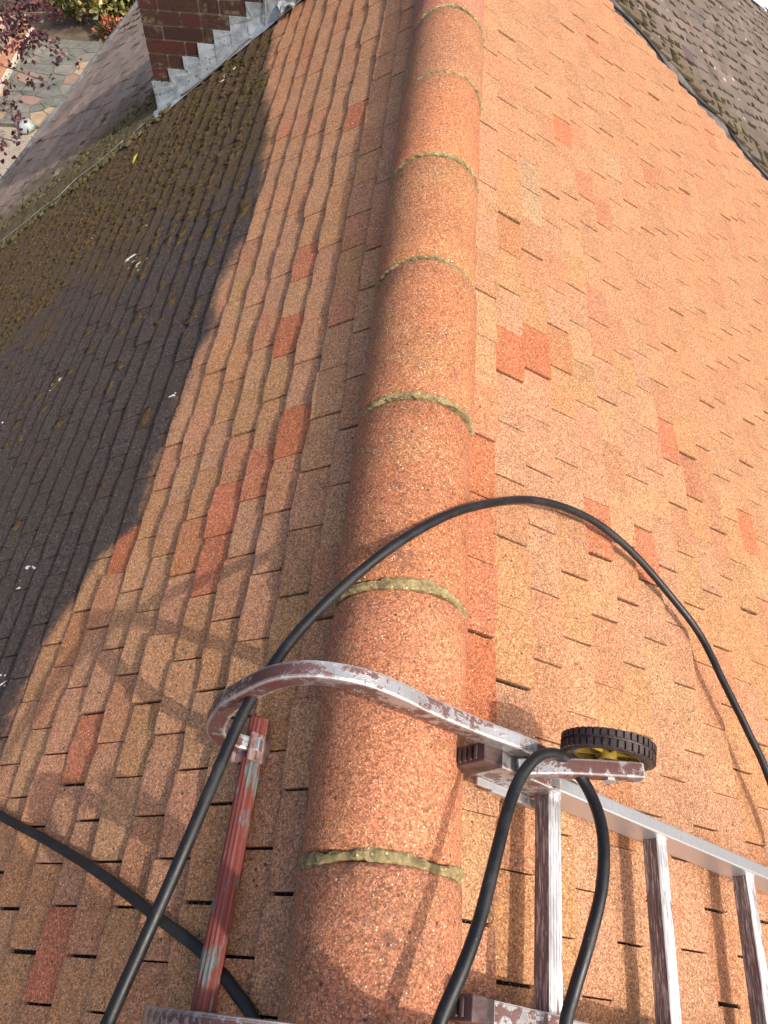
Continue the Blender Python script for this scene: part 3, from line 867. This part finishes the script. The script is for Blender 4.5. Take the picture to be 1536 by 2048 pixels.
# ------------------------------------------------------------------ roof ladder
LA = -.050                                   # slight twist of the ladder on the slope
lad = empty('roof_ladder', sp('R', .5, .2, .03))
tag(lad, 'worn aluminium roof ladder hooked over the ridge, with a wheel on its upper end', 'ladder')
NR = np.array([ST, 0, CT]); DR = np.array([CT, 0, -ST]); YA = np.array([0, 1.0, 0])
DL = DR * math.cos(LA) + YA * math.sin(LA); YL = YA * math.cos(LA) - DR * math.sin(LA)
ORG = sp('R', .08, .375 + .0125, .0)          # head of the far stile, on the tiles
def lp(s, y, h): return ORG + DL * s + YL * y + NR * h
def lbox(s0, s1, y0, y1, h0, h1):
    return box(lp((s0 + s1) / 2, (y0 + y1) / 2, (h0 + h1) / 2), [DL, YL, NR], (s1 - s0, y1 - y0, h1 - h0))
WIDTH = .345
SLEN = 2.1
for yc in (0.0, -WIDTH):
    v, f = lbox(.055, SLEN, yc - .0125, yc + .0125, .030, .100)
    st = bevel(put('stile', v, f, M_STILE, lad), .003, 2)
    # worn painted sleeve at the head and a lower flange
    v, f = lbox(.045, .19, yc - .0145, yc + .0145, .028, .102)
    bevel(put('head_sleeve', v, f, M_HOOK, st), .003, 2)
    v, f = join([lbox(.005, .047, yc - .016, yc + .016, .026, .104)] + [lbox(.0015 + i * .0, .006, yc - .012, yc + .012, .034 + i * .012, .041 + i * .012) for i in range(5)])
    bevel(put('end_cap', v, f, M_CAP, st), .006, 3)
    v, f = join([lbox(.06, .22, yc - .027, yc - .0146, .030, .034), lbox(.09, .2, yc - .031, yc - .0275, .028, .038)])
    put('hook_channel', v, f, M_STILE, st)
for i in range(7):
    s = .200 + i * .298
    # fluted square rung
    k = 9; prof = []
    w = .015
    for (ax, ay, bx, by) in ((-w, -w, w, -w), (w, -w, w, w), (w, w, -w, w), (-w, w, -w, -w)):
        for j in range(k):
            t = j / k; px_, py_ = ax + (bx - ax) * t, ay + (by - ay) * t
            dn = -.0012 if (j % 2 == 1) else 0
            nrm = np.array([py_ if abs(py_) > abs(px_) else 0, 0]); 
            q = 1 + dn / w
            if abs(px_) >= abs(py_): px_ *= q
            else: py_ *= q
            prof.append((px_, py_))
    path = [lp(s, -.0126, .062), lp(s, -WIDTH + .0126, .062)]
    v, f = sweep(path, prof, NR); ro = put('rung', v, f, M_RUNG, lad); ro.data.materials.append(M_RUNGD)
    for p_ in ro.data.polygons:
        if 2 * k <= p_.index < 3 * k: p_.material_index = 1  # upslope face takes the darker, more heavily streaked material
# hooks over the ridge and the cross bar that lies on the left slope
hook_xz = [(.30, None), (.208, -.008), (.124, .048), (.037, .116), (-.018, .168), (-.069, .204), (-.119, .214), (-.155, .206), (-.193, .180), (-.236, .124), (-.276, .061), (-.303, -.006), (-.318, -.065), (-.317, -.118), (-.300, -.155), (-.272, -.168), (-.250, -.165)]
def hook(yc):
    pts = []
    for (x, z) in hook_xz[1:]:
        pts.append(np.array([x, yc - .05 * (x - .1) * (.4 if x < .1 else 1), z]))
    pts = [lp(.24, .0285 if yc > .2 else -WIDTH - .0285, .083) * np.array([1, 0, 1]) + np.array([0, yc - .01, 0])] + pts
    P = smooth_path(pts, 6)
    v, f = sweep(P, rrect(.026, .033, .004), (0, 1, 0))
    o = put('ridge_hook', v, f, M_HOOK, lad); return o
hk = hook(.412); hook(-.012)
# bolts and a bracket at the bar end
for (yc) in (.412, -.030):
    v, f = join([box(sp('L', .325, yc + .002, .030), [[CT, 0, ST], [0, 1, 0], [-ST, 0, CT]], (.060, .045, .004)),
                 box(sp('L', .302, yc + .002, .022), [[CT, 0, ST], [0, 1, 0], [-ST, 0, CT]], (.004, .05, .05)),
                 box(sp('L', .352, yc + .002, .020), [[CT, 0, ST], [0, 1, 0], [-ST, 0, CT]], (.004, .045, .04))])
    put('bar_bracket', v, f, M_BRK, lad)
prof = []
kk = 30
for j in range(kk):
    a = 2 * math.pi * j / kk; rad = .0205 + (.0012 if j % 2 else -.0008)
    prof.append((rad * math.cos(a) * .8, rad * math.sin(a)))
v, f = sweep([sp('L', .318, .475, .017), sp('L', .320, .473 - .002, .017), sp('L', .326, .2, .017), sp('L', .338, -.25, .017)], prof, NR * np.array([-1, 1, 1]))
put('cross_bar', v, f, M_BAR, lad)
# wheel on its arm
WC = sp('R', .278, .420, .194)
whl = empty('wheel'); whl.parent = lad; whl.location = Vector(WC) - lad.location
WA = YL + NR * .13; WA = WA / np.linalg.norm(WA); WN = NR - YL * .13; WN = WN / np.linalg.norm(WN)
def lathe(profile, k, flip=False):
    V = []; m = len(profile)
    for j in range(k):
        a = 2 * math.pi * j / k; u = DL * math.cos(a) + WN * math.sin(a)
        for (rr, yy) in profile: V.append(WC + u * rr + WA * yy)
    F = [[j * m + i, j * m + i + 1, ((j + 1) % k) * m + i + 1, ((j + 1) % k) * m + i] for j in range(k) for i in range(m - 1)]
    return V, F
tp = [(.054, -.010), (.058, -.015), (.066, -.0165), (.071, -.0145), (.0728, -.010), (.0728, -.002), (.0718, 0), (.0728, .002), (.0728, .010), (.071, .0145), (.066, .0165), (.058, .015), (.054, .010), (.054, -.010)]
parts = [lathe(tp, 64)]
for j in range(40):                      # two rows of tread blocks
    for row in (-1, 1):
        a = 2 * math.pi * (j + (.25 if row > 0 else 0)) / 40
        u = DL * math.cos(a) + WN * math.sin(a); t = -DL * math.sin(a) + WN * math.cos(a)
        parts.append(box(WC + u * .0735 + WA * row * .0082, [u, t, WA], (.0045, .0078, .012)))
v, f = join(parts); put('tyre', v, f, M_TYRE, whl)
hp = [(.0135, -.013), (.0135, -.004), (.030, -.002), (.030, .002), (.0135, .004), (.0135, .013)]
parts = [lathe([(.0542, -.0110), (.049, -.0120), (.048, -.004), (.048, .004), (.049, .0120), (.0542, .0110)], 48), lathe([(.006, -.017), (.015, -.017), (.015, .017), (.006, .017)], 24)]
for j in range(6):
    a = 2 * math.pi * j / 6; u = DL * math.cos(a) + WN * math.sin(a); t = -DL * math.sin(a) + WN * math.cos(a)
    parts.append(box(WC + u * .032, [u, t, WA], (.036, .013, .006))); parts.append(box(WC + u * .032, [u, t, WA], (.036, .004, .016)))
v, f = join(parts); put('wheel_hub', v, f, M_HUB, whl)
# arm: angle bar from the stile head out to the axle
a0 = lp(.09, .0145 - .02, .098); A1 = np.array(sp('R', .318, .388, .226)); A0 = np.array(sp('R', .155, .374, .108)); AM = np.array(sp('R', .22, .382, .158))
P = smooth_path([A0, AM, A1], 6)
v, f = sweep(P, [(-.003, -.016), (-.003, .016), (.003, .016), (.003, -.016)], (0, 1, 0))
pf = [(-.014, -.014), (-.014, .014), (.014, .014), (.014, .0105), (-.0105, .0105), (-.0105, -.0105), (.014, -.0105), (.014, -.014)]
v, f = sweep(P, rrect(.026, .030, .002, 1), (0, 1, 0))
bevel(put('wheel_arm', v, f, M_HOOK, lad), .001, 1)
ax = (WC - YL * .045, WC + YL * .03)
v, f = sweep(list(ax), circle(.006, 12), NR); put('axle', v, f, M_STILE, whl)
v, f = sweep([WC - YL * .052, WC - YL * .044], circle(.011, 6), NR); put('axle_nut', v, f, M_STILE, whl)

# ------------------------------------------------------------------ hoses
hoseA = [(-.40, -.35, -.02), (-.365, -.12, .07), (-.339, -.015, .094), (-.296, .134, .122), (-.270, .243, .128), (-.244, .369, .120), (-.220, .443, .111), (-.180, .533, .098), (-.11, .639, .086), (-.029, .736, .072), (.060, .832, .030), (.150, .920, -.045), (.247, 1.003, -.137), (.344, 1.047, -.217), (.448, 1.065, -.302), (.553, 1.039, -.382), (.658, .98, -.462), (.744, .905, -.52), (.795, .784, -.54), (.846, .673, -.567), (.881, .587, -.587), (.93, .40, -.63), (.95, .15, -.66)]
tag(tube('hose', hoseA, .0090, M_HOSE, 10, 14), 'long black hose arching across the ridge and down over the right slope', 'hose')
hoseB = [sp('L', s, y, h) for s, y, h in [(3.6, 1.0, .009), (2.8, .83, .009), (2.0, .62, .009), (1.5, .47, .009), (1.143, .356, .010), (.90, .285, .011), (.695, .218, .011), (.487, .139, .012), (.40, .105, .008), (.34, .075, -.001), (.28, .042, .008), (.224, .006, .012), (.17, -.05, .03), (.1, -.15, .06)]]
tag(tube('hose', hoseB, .0098, M_HOSE, 10, 14), 'short black hose lying on the left tiles and passing under the red bar', 'hose')
hoseC = [(.045, -.09, .10), (.057, -.03, .112), (.068, .019, .112), (.096, .083, .112), (.118, .142, .105), (.143, .232, .091), (.162, .294, .068), (.183, .343, .050), (.208, .377, .041), (.235, .393, .026), (.264, .394, .002), (.290, .375, -.014), (.308, .344, -.016), (.316, .303, -.004), (.314, .256, .010), (.304, .2, .015), (.283, .135, .012), (.262, .075, .000), (.25, .029, -.015), (.24, -.08, -.05)]
tag(tube('hose', hoseC, .0093, M_HOSE, 10, 14), 'black hose looped over the ladder head behind the wheel arm', 'hose')

# ------------------------------------------------------------------ a yellow leaf
V = [sp('L', 2.148 + a, 4.00 + b, c + .012) for a, b, c in ((0, -.05, 0), (-.02, -.02, .008), (-.022, .02, .010), (0, .06, .004), (.02, .02, .0), (.02, -.02, .002), (0, 0, .014))]
lf = put('leaf', V + [v - np.array([0, 0, .001]) for v in V], [[i, (i + 1) % 6, 6] for i in range(6)] + [[(i + 1) % 6 + 7, i + 7, 13] for i in range(6)], mat_simple('yellow_leaf', (.55, .42, .02), (.75, .62, .05), 60, .5), None)
tag(lf, 'small bright yellow leaf caught in the brown moss', 'leaf')

# ------------------------------------------------------------------ the roofer kneeling on the ladder behind the camera
def skinned(name, joints, bones, mat, parent, sub=2):
    me = bpy.data.meshes.new(name); off = np.array(parent.location)
    me.from_pydata([tuple(np.array(j[:3]) - off) for j in joints], bones, []); me.materials.append(mat)
    o = bpy.data.objects.new(name, me); COL.objects.link(o); o.parent = parent
    sk = o.modifiers.new('skin', 'SKIN'); sk.use_smooth_shade = True
    bm_ = bmesh.new(); bm_.from_mesh(me); lay_ = bm_.verts.layers.skin.verify()
    for i, v_ in enumerate(bm_.verts):
        rr = joints[i][3]; v_[lay_].radius = (rr, rr * (joints[i][4] if len(joints[i]) > 4 else 1)); v_[lay_].use_root = (i == 0)
    bm_.to_mesh(me); bm_.free()
    sb = o.modifiers.new('sub', 'SUBSURF'); sb.levels = sb.render_levels = sub
    return o
per = empty('person', (.36, -.50, -.27))
tag(per, 'roofer in dark work clothes kneeling on the ladder and leaning over the ridge', 'person')
M_CLOTH = mat_simple('dark_workwear', (.02, .022, .028), (.05, .053, .06), 120, .9)
M_SKIN = mat_simple('skin', (.42, .24, .17), (.50, .30, .22), 30, .55)
M_HAIR = mat_simple('short_brown_hair', (.03, .02, .012), (.07, .045, .03), 150, .7)
J = [(.36, -.62, .12, .135, 1.25), (.33, -.60, .28, .13, 1.2), (.28, -.56, .48, .15, 1.2), (.24, -.52, .66, .13, 1.3), (.22, -.50, .74, .058), (.21, -.47, .84, .062),   # pelvis .. neck .. head base
     (.20, -.45, .93, .092), (.195, -.44, 1.02, .075),
     (.05, -.56, .66, .062), (-.06, -.48, .50, .050), (-.08, -.30, .68, .038), (-.07, -.22, .76, .030),         # left arm reaching forward
     (.42, -.46, .66, .062), (.46, -.36, .46, .050), (.30, -.22, .56, .038), (.22, -.16, .62, .030),            # right arm
     (.26, -.66, .05, .095), (.36, -.30, -.14, .072), (.62, -.42, -.40, .050), (.72, -.44, -.47, .045),            # left thigh, knee, ankle
     (.46, -.64, .05, .095), (.58, -.32, -.28, .072), (.82, -.46, -.55, .050), (.92, -.48, -.62, .045)]
B_ = [(0, 1), (1, 2), (2, 3), (3, 4), (4, 5), (5, 6), (6, 7), (3, 8), (8, 9), (9, 10), (10, 11), (3, 12), (12, 13), (13, 14), (14, 15), (0, 16), (16, 17), (17, 18), (18, 19), (0, 20), (20, 21), (21, 22), (22, 23)]
skinned('body', J, B_, M_CLOTH, per)

# ------------------------------------------------------------------ ground below on the left
GZ = -5.8
v, f = box((0, 20, GZ - .3), np.eye(3), (240, 240, .5))
gr = put('ground', v, f, mat_simple('garden_soil', (.07, .05, .035), (.16, .12, .085), 3, .95)); gr['kind'] = 'structure'
v, f = box((-7.5, 10.0, GZ - .04), np.eye(3), (6, 3.55, .06))
cp = put('concrete_path', v, f, mat_simple('gritty_concrete', (.25, .21, .16), (.42, .36, .28), 26, .9, .2, 0, .5, .004)); cp['kind'] = 'structure'
patio = empty('patio', (-6.6, 13.2, GZ - .05)); patio['kind'] = 'structure'
def clip(poly, p, nrm):
    out = []
    for i in range(len(poly)):
        a, b = poly[i], poly[(i + 1) % len(poly)]; da, db = (a - p) @ nrm, (b - p) @ nrm
        if da <= 0: out.append(a)
        if da * db < 0: out.append(a + (b - a) * (da / (da - db)))
    return out
r = np.random.default_rng(12)
PX0, PX1, PY0, PY1 = -8.2, -4.2, 11.86, 14.75
seeds = []
for i in range(12):
    for j in range(9):
        seeds.append(np.array([PX0 + (i + .5 + r.uniform(-.38, .38)) * (PX1 - PX0) / 12, PY0 + (j + .5 + r.uniform(-.38, .38)) * (PY1 - PY0) / 9]))
v, f = box(((PX0 + PX1) / 2, (PY0 + PY1) / 2, GZ - .045), np.eye(3), (PX1 - PX0 + .2, PY1 - PY0, .06))
put('joint_bed', v, f, mat_simple('brown_joint', (.16, .12, .085), (.26, .21, .15), 20, .95), patio)
PM = [mat_simple('grey_green_slate', (.11, .115, .095), (.19, .19, .16), 5, .75), mat_simple('buff_slab', (.32, .23, .14), (.42, .32, .21), 6, .8), mat_simple('rose_slab', (.24, .16, .13), (.30, .20, .16), 6, .8), mat_simple('pale_slate', (.16, .152, .125), (.235, .22, .185), 5, .75)]
for i, s in enumerate(seeds):
    poly = [np.array(p) for p in ((PX0, PY0), (PX1, PY0), (PX1, PY1), (PX0, PY1))]
    for k, t in enumerate(seeds):
        if k == i: continue
        d = t - s; L = np.linalg.norm(d)
        if L > 2.2: continue
        poly = clip(poly, (s + t) / 2 - d / L * .012, d / L)
        if not poly: break
    if len(poly) < 3: continue
    m = len(poly); top = GZ + r.uniform(-.004, .006)
    V = [[p[0], p[1], top] for p in poly] + [[p[0], p[1], GZ - .02] for p in poly]
    q = r.random()
    put('paving_stone', V, [list(range(m))] + [[j, j + m, (j + 1) % m + m, (j + 1) % m] for j in range(m)], PM[0] if q < .6 else PM[3] if q < .86 else PM[1] if q < .96 else PM[2], patio)
# low brick edge with a paved strip behind it, running away at the far left
wall = empty('garden_wall', (-8.3, 13.5, GZ))
tag(wall, 'low orange brick garden wall with a pale kerb beside the crazy paving', 'wall')
E0 = np.array([-7.55, 12.2]); E1 = np.array([-7.75, 15.0]); E0 = E0 - (E1 - E0) * .5
dv = (E1 - E0); LN = np.linalg.norm(dv); dv = dv / LN; nv = np.array([-dv[1], dv[0]])
AX = [np.array([dv[0], dv[1], 0]), np.array([nv[0], nv[1], 0]), np.array([0, 0, 1.0])]
def wbox(l0, l1, n0, n1, z0, z1):
    c = E0 + dv * (l0 + l1) / 2 + nv * (n0 + n1) / 2
    return box((c[0], c[1], GZ + (z0 + z1) / 2), AX, (l1 - l0, n1 - n0, z1 - z0))
v, f = wbox(0, LN, -.07, .0, -.02, .06); put('kerb', v, f, mat_simple('pale_kerb', (.45, .42, .34), (.58, .54, .45), 14), wall)
v, f = wbox(0, LN, .02, .20, -.05, .30); put('mortar_core', v, f, M_JOINT, wall)
OB = mat_simple('orange_garden_brick', (.42, .19, .12), (.55, .30, .20), 20, .85)
bm = make_mesh('brick', *box((0, 0, 0), np.eye(3), (1, 1, 1)), OB)
rot = Matrix(((AX[0][0], AX[1][0], 0), (AX[0][1], AX[1][1], 0), (0, 0, 1))).to_euler()
for c in range(4):
    l = -.11 if c % 2 else 0
    while l < LN:
        l0, l1 = max(l, 0), min(l + .215, LN)
        if l1 - l0 > .04:
            o = bpy.data.objects.new('brick', bm); COL.objects.link(o); o.parent = wall
            p = E0 + dv * (l0 + l1) / 2 + nv * .11
            o.location = Vector((p[0], p[1], GZ + .005 + c * .075 + .0325)) - wall.location; o.rotation_euler = rot
            o.scale = (l1 - l0, .20 if c < 3 else .24, .065)
        l += .225
v, f = wbox(0, LN, .24, 2.6, -.05, .24); put('raised_bed_paving', v, f, mat_simple('peach_paving', (.48, .32, .22), (.60, .43, .31), 4, .85), wall)

# foliage
def leaf_cloud(n, fn, size, cols, r):
    """small folded leaves, two quads each"""
    VV, FF, TT = [], [], []
    for i in range(n):
        p = fn(); 
        if p is None: continue
        a = r.normal(0, 1, 3); a /= np.linalg.norm(a); b = np.cross(a, r.normal(0, 1, 3)); b /= np.linalg.norm(b); c = np.cross(a, b)
        L = size * (.6 + .8 * r.random()); w = L * .36
        o = len(VV)
        VV += [p, p + a * L * .5 + b * w + c * w * .4, p + a * L, p + a * L * .5 - b * w + c * w * .4]
        FF += [[o, o + 1, o + 2], [o, o + 2, o + 3]]
        cc = np.array(cols[int(r.integers(len(cols)))]) * (.75 + .5 * r.random()); TT += [cc] * 4
    return np.array(VV), np.array(FF), np.array(TT)
r = np.random.default_rng(40)
ML = mat_leaf('foliage', None)
def bush(name, centre, rad, n, cols, label, size=.10, cat='bush'):
    root = empty(name, (centre[0], centre[1], GZ)); tag(root, label, cat)
    cl = [np.array(centre) + r.normal(0, 1, 3) * np.array(rad) * .62 for _ in range(26)]
    def fn():
        c = cl[int(r.integers(len(cl)))]; q = r.normal(0, 1, 3); q = q / np.linalg.norm(q) * (.75 + .25 * r.random())
        p = c + q * np.array(rad) * .36
        return p if p[2] > GZ + .05 else None
    V, F, T = leaf_cloud(n, fn, size, cols, r)
    o = put('crown', V, F, ML, root, False, T)
    for j in range(7):
        a = r.uniform(0, 6.28); e = np.array(centre) + np.array([math.cos(a) * rad[0] * .5, math.sin(a) * rad[1] * .5, rad[2] * .3])
        P = smooth_path([np.array([centre[0] + r.normal(0, .06), centre[1] + r.normal(0, .06), GZ - .05]), (np.array([centre[0], centre[1], GZ]) + e) / 2 + r.normal(0, .08, 3), e], 4)
        v, f = sweep(P, circle(.018, 6), (.3, .9, .2)); put('stem', v, f, M_STEM, root)
    return root
M_STEM = mat_simple('bark', (.08, .055, .04), (.18, .13, .10), 60, .9)
bush('shrub', (-6.35, 16.0, GZ + .62), (1.0, .85, .60), 7000, [(.10, .11, .02), (.20, .17, .03), (.38, .25, .06), (.05, .07, .018), (.42, .33, .17), (.07, .085, .02)], 'yellow green shrub with cream flowers behind the crazy paving', .105, 'shrub')
bush('shrub', (-4.9, 16.6, GZ + .7), (.9, .9, .65), 4500, [(.10, .12, .02), (.20, .18, .03), (.30, .21, .05), (.05, .08, .018)], 'green shrub half hidden behind the edge of the grey roof', .105, 'shrub')
bush('flowering_plant', (-5.95, 14.98, GZ + .17), (.34, .25, .15), 900, [(.38, .09, .05), (.33, .12, .06), (.06, .07, .02), (.10, .06, .03)], 'small red flowering plant at the foot of the yellow green shrub', .07, 'plant')

# purple leaved tree reaching in from the left
TX, TY = -7.7, 9.2
tree = empty('plum_tree', (TX, TY, GZ))
tag(tree, 'purple leaved tree with thin branches hanging over the paving', 'tree')
T0 = np.array([TX, TY, GZ - .05])
trunk_pts = [T0, T0 + [.05, .0, .8], T0 + [.0, -.1, 1.6], T0 + [.1, -.05, 2.3]]
v, f = sweep(smooth_path(trunk_pts, 5), circle(.085, 10), (1, 0, .1)); put('trunk', v, f, M_STEM, tree, True)
head = trunk_pts[-1]
limbs = [[(-6.6, 10.4, -3.3), (-6.2, 11.3, -3.6), (-5.6, 11.1, -3.55)], [(-6.4, 10.0, -3.3), (-5.8, 10.5, -3.5), (-5.2, 10.85, -3.6)], [(-6.2, 9.8, -3.3), (-5.5, 10.2, -3.6), (-4.95, 10.39, -3.95)],
         [(-6.2, 9.2, -3.35), (-5.4, 9.4, -3.6), (-4.72, 9.09, -3.6)], [(-6.1, 8.8, -3.3), (-5.4, 8.7, -3.5), (-4.8, 8.3, -3.65)], [(-6.2, 8.3, -3.3), (-5.2, 7.9, -3.5), (-4.62, 7.8, -3.6)],
         [(-6.0, 8.0, -3.3), (-5.0, 7.5, -3.5), (-4.50, 7.1, -3.6)], [(-6.5, 11.0, -3.5), (-6.3, 11.6, -3.8), (-5.85, 11.8, -4.0)]]
nodes = [(-6.39, 11.71, -4.0), (-5.77, 10.91, -3.6), (-5.6, 11.01, -3.6), (-5.82, 11.87, -4.0), (-5.58, 10.58, -3.6), (-5.72, 10.49, -3.6), (-5.86, 11.56, -4.0), (-5.43, 10.32, -3.6), (-5.21, 10.85, -3.6), (-6.03, 11.23, -4.0), (-5.66, 10.15, -3.6), (-5.28, 10.01, -3.6), (-5.71, 10.62, -4.0), (-5.57, 10.17, -3.6), (-5.23, 10.15, -3.6), (-5.44, 10.94, -4.0), (-5.6, 10.7, -3.7), (-5.8, 11.1, -3.7), (-5.5, 11.0, -3.6)]
nodes = [np.array(n) for n in nodes] * 3
nodes += [np.array(n) for n in ((-5.46, 9.79, -3.6), (-5.33, 9.43, -3.6), (-5.66, 9.83, -4.0), (-5.07, 8.81, -3.6), (-5.1, 8.64, -3.6), (-5.33, 9.19, -4.0), (-4.72, 9.09, -3.6), (-4.8, 9.62, -3.6), (-4.95, 10.39, -4.0), (-4.8, 8.29, -3.6), (-4.92, 9.06, -3.6), (-5.17, 8.92, -4.0), (-4.65, 7.95, -3.6), (-4.59, 7.41, -3.6), (-5.16, 8.37, -4.0), (-4.58, 7.23, -3.6), (-4.48, 7.01, -3.6), (-4.82, 9.88, -3.6), (-5.09, 9.9, -3.6))]
for t in limbs:
    P = smooth_path([head] + [np.array(q) for q in t], 7)
    v, f = sweep(P, circle(.008, 6), (.2, .3, 1)); put('branch', v, f, M_STEM, tree)
    for n_ in nodes:
        d = np.linalg.norm(P - n_, axis=1); j = int(d.argmin())
        if .03 < d[j] < .35 and r.random() < .5:
            v, f = sweep(np.array([P[j], (P[j] + n_) / 2 + [0, 0, .03], n_]), circle(.0035, 5), (.2, .3, 1)); put('twig', v, f, M_STEM, tree)
def fn():
    n_ = nodes[int(r.integers(len(nodes)))]
    return n_ + r.normal(0, .055, 3)
V, F, T = leaf_cloud(720, fn, .068, [(.045, .013, .020), (.075, .020, .026), (.03, .011, .017), (.11, .028, .03)], r)
put('crown', V, F, ML, tree, False, T)

# bright flat roof beyond the right hand roof
v, f = box((6.6, 13.9, -3.6), np.eye(3), (6.4, 6.0, .12))
pr_ = put('flat_roof', v, f, mat_simple('white_roof_panel', (.78, .80, .82), (.84, .86, .88), 4, .5)); tag(pr_, 'bright white flat roof just showing past the far right corner of the grey tiles', 'flat roof')

# pale bag by the paving, and a bright white wall beyond the right hand roof
V = []; k = 14
for j, (rr, zz) in enumerate(((.16, 0), (.21, .06), (.20, .16), (.14, .24), (.05, .27))):
    for i in range(k):
        a = 2 * math.pi * i / k; q = rr * (1 + .15 * math.sin(3 * a + j) + r.normal(0, .04)); V.append([-6.56 + -.10 + .55 * q * math.cos(a), 11.70 + .7 * q * math.sin(a), GZ + .01 + .6 * zz])
bag = put('garden_bag', V, [[j * k + i, j * k + (i + 1) % k, (j + 1) * k + (i + 1) % k, (j + 1) * k + i] for j in range(4) for i in range(k)] + [list(range(4 * k, 5 * k))], mat_simple('pale_plastic', (.26, .30, .28), (.48, .52, .49), 12, .5), None, True)
tag(bag, 'crumpled pale bag on the ground by the edge of the grey roof', 'bag')
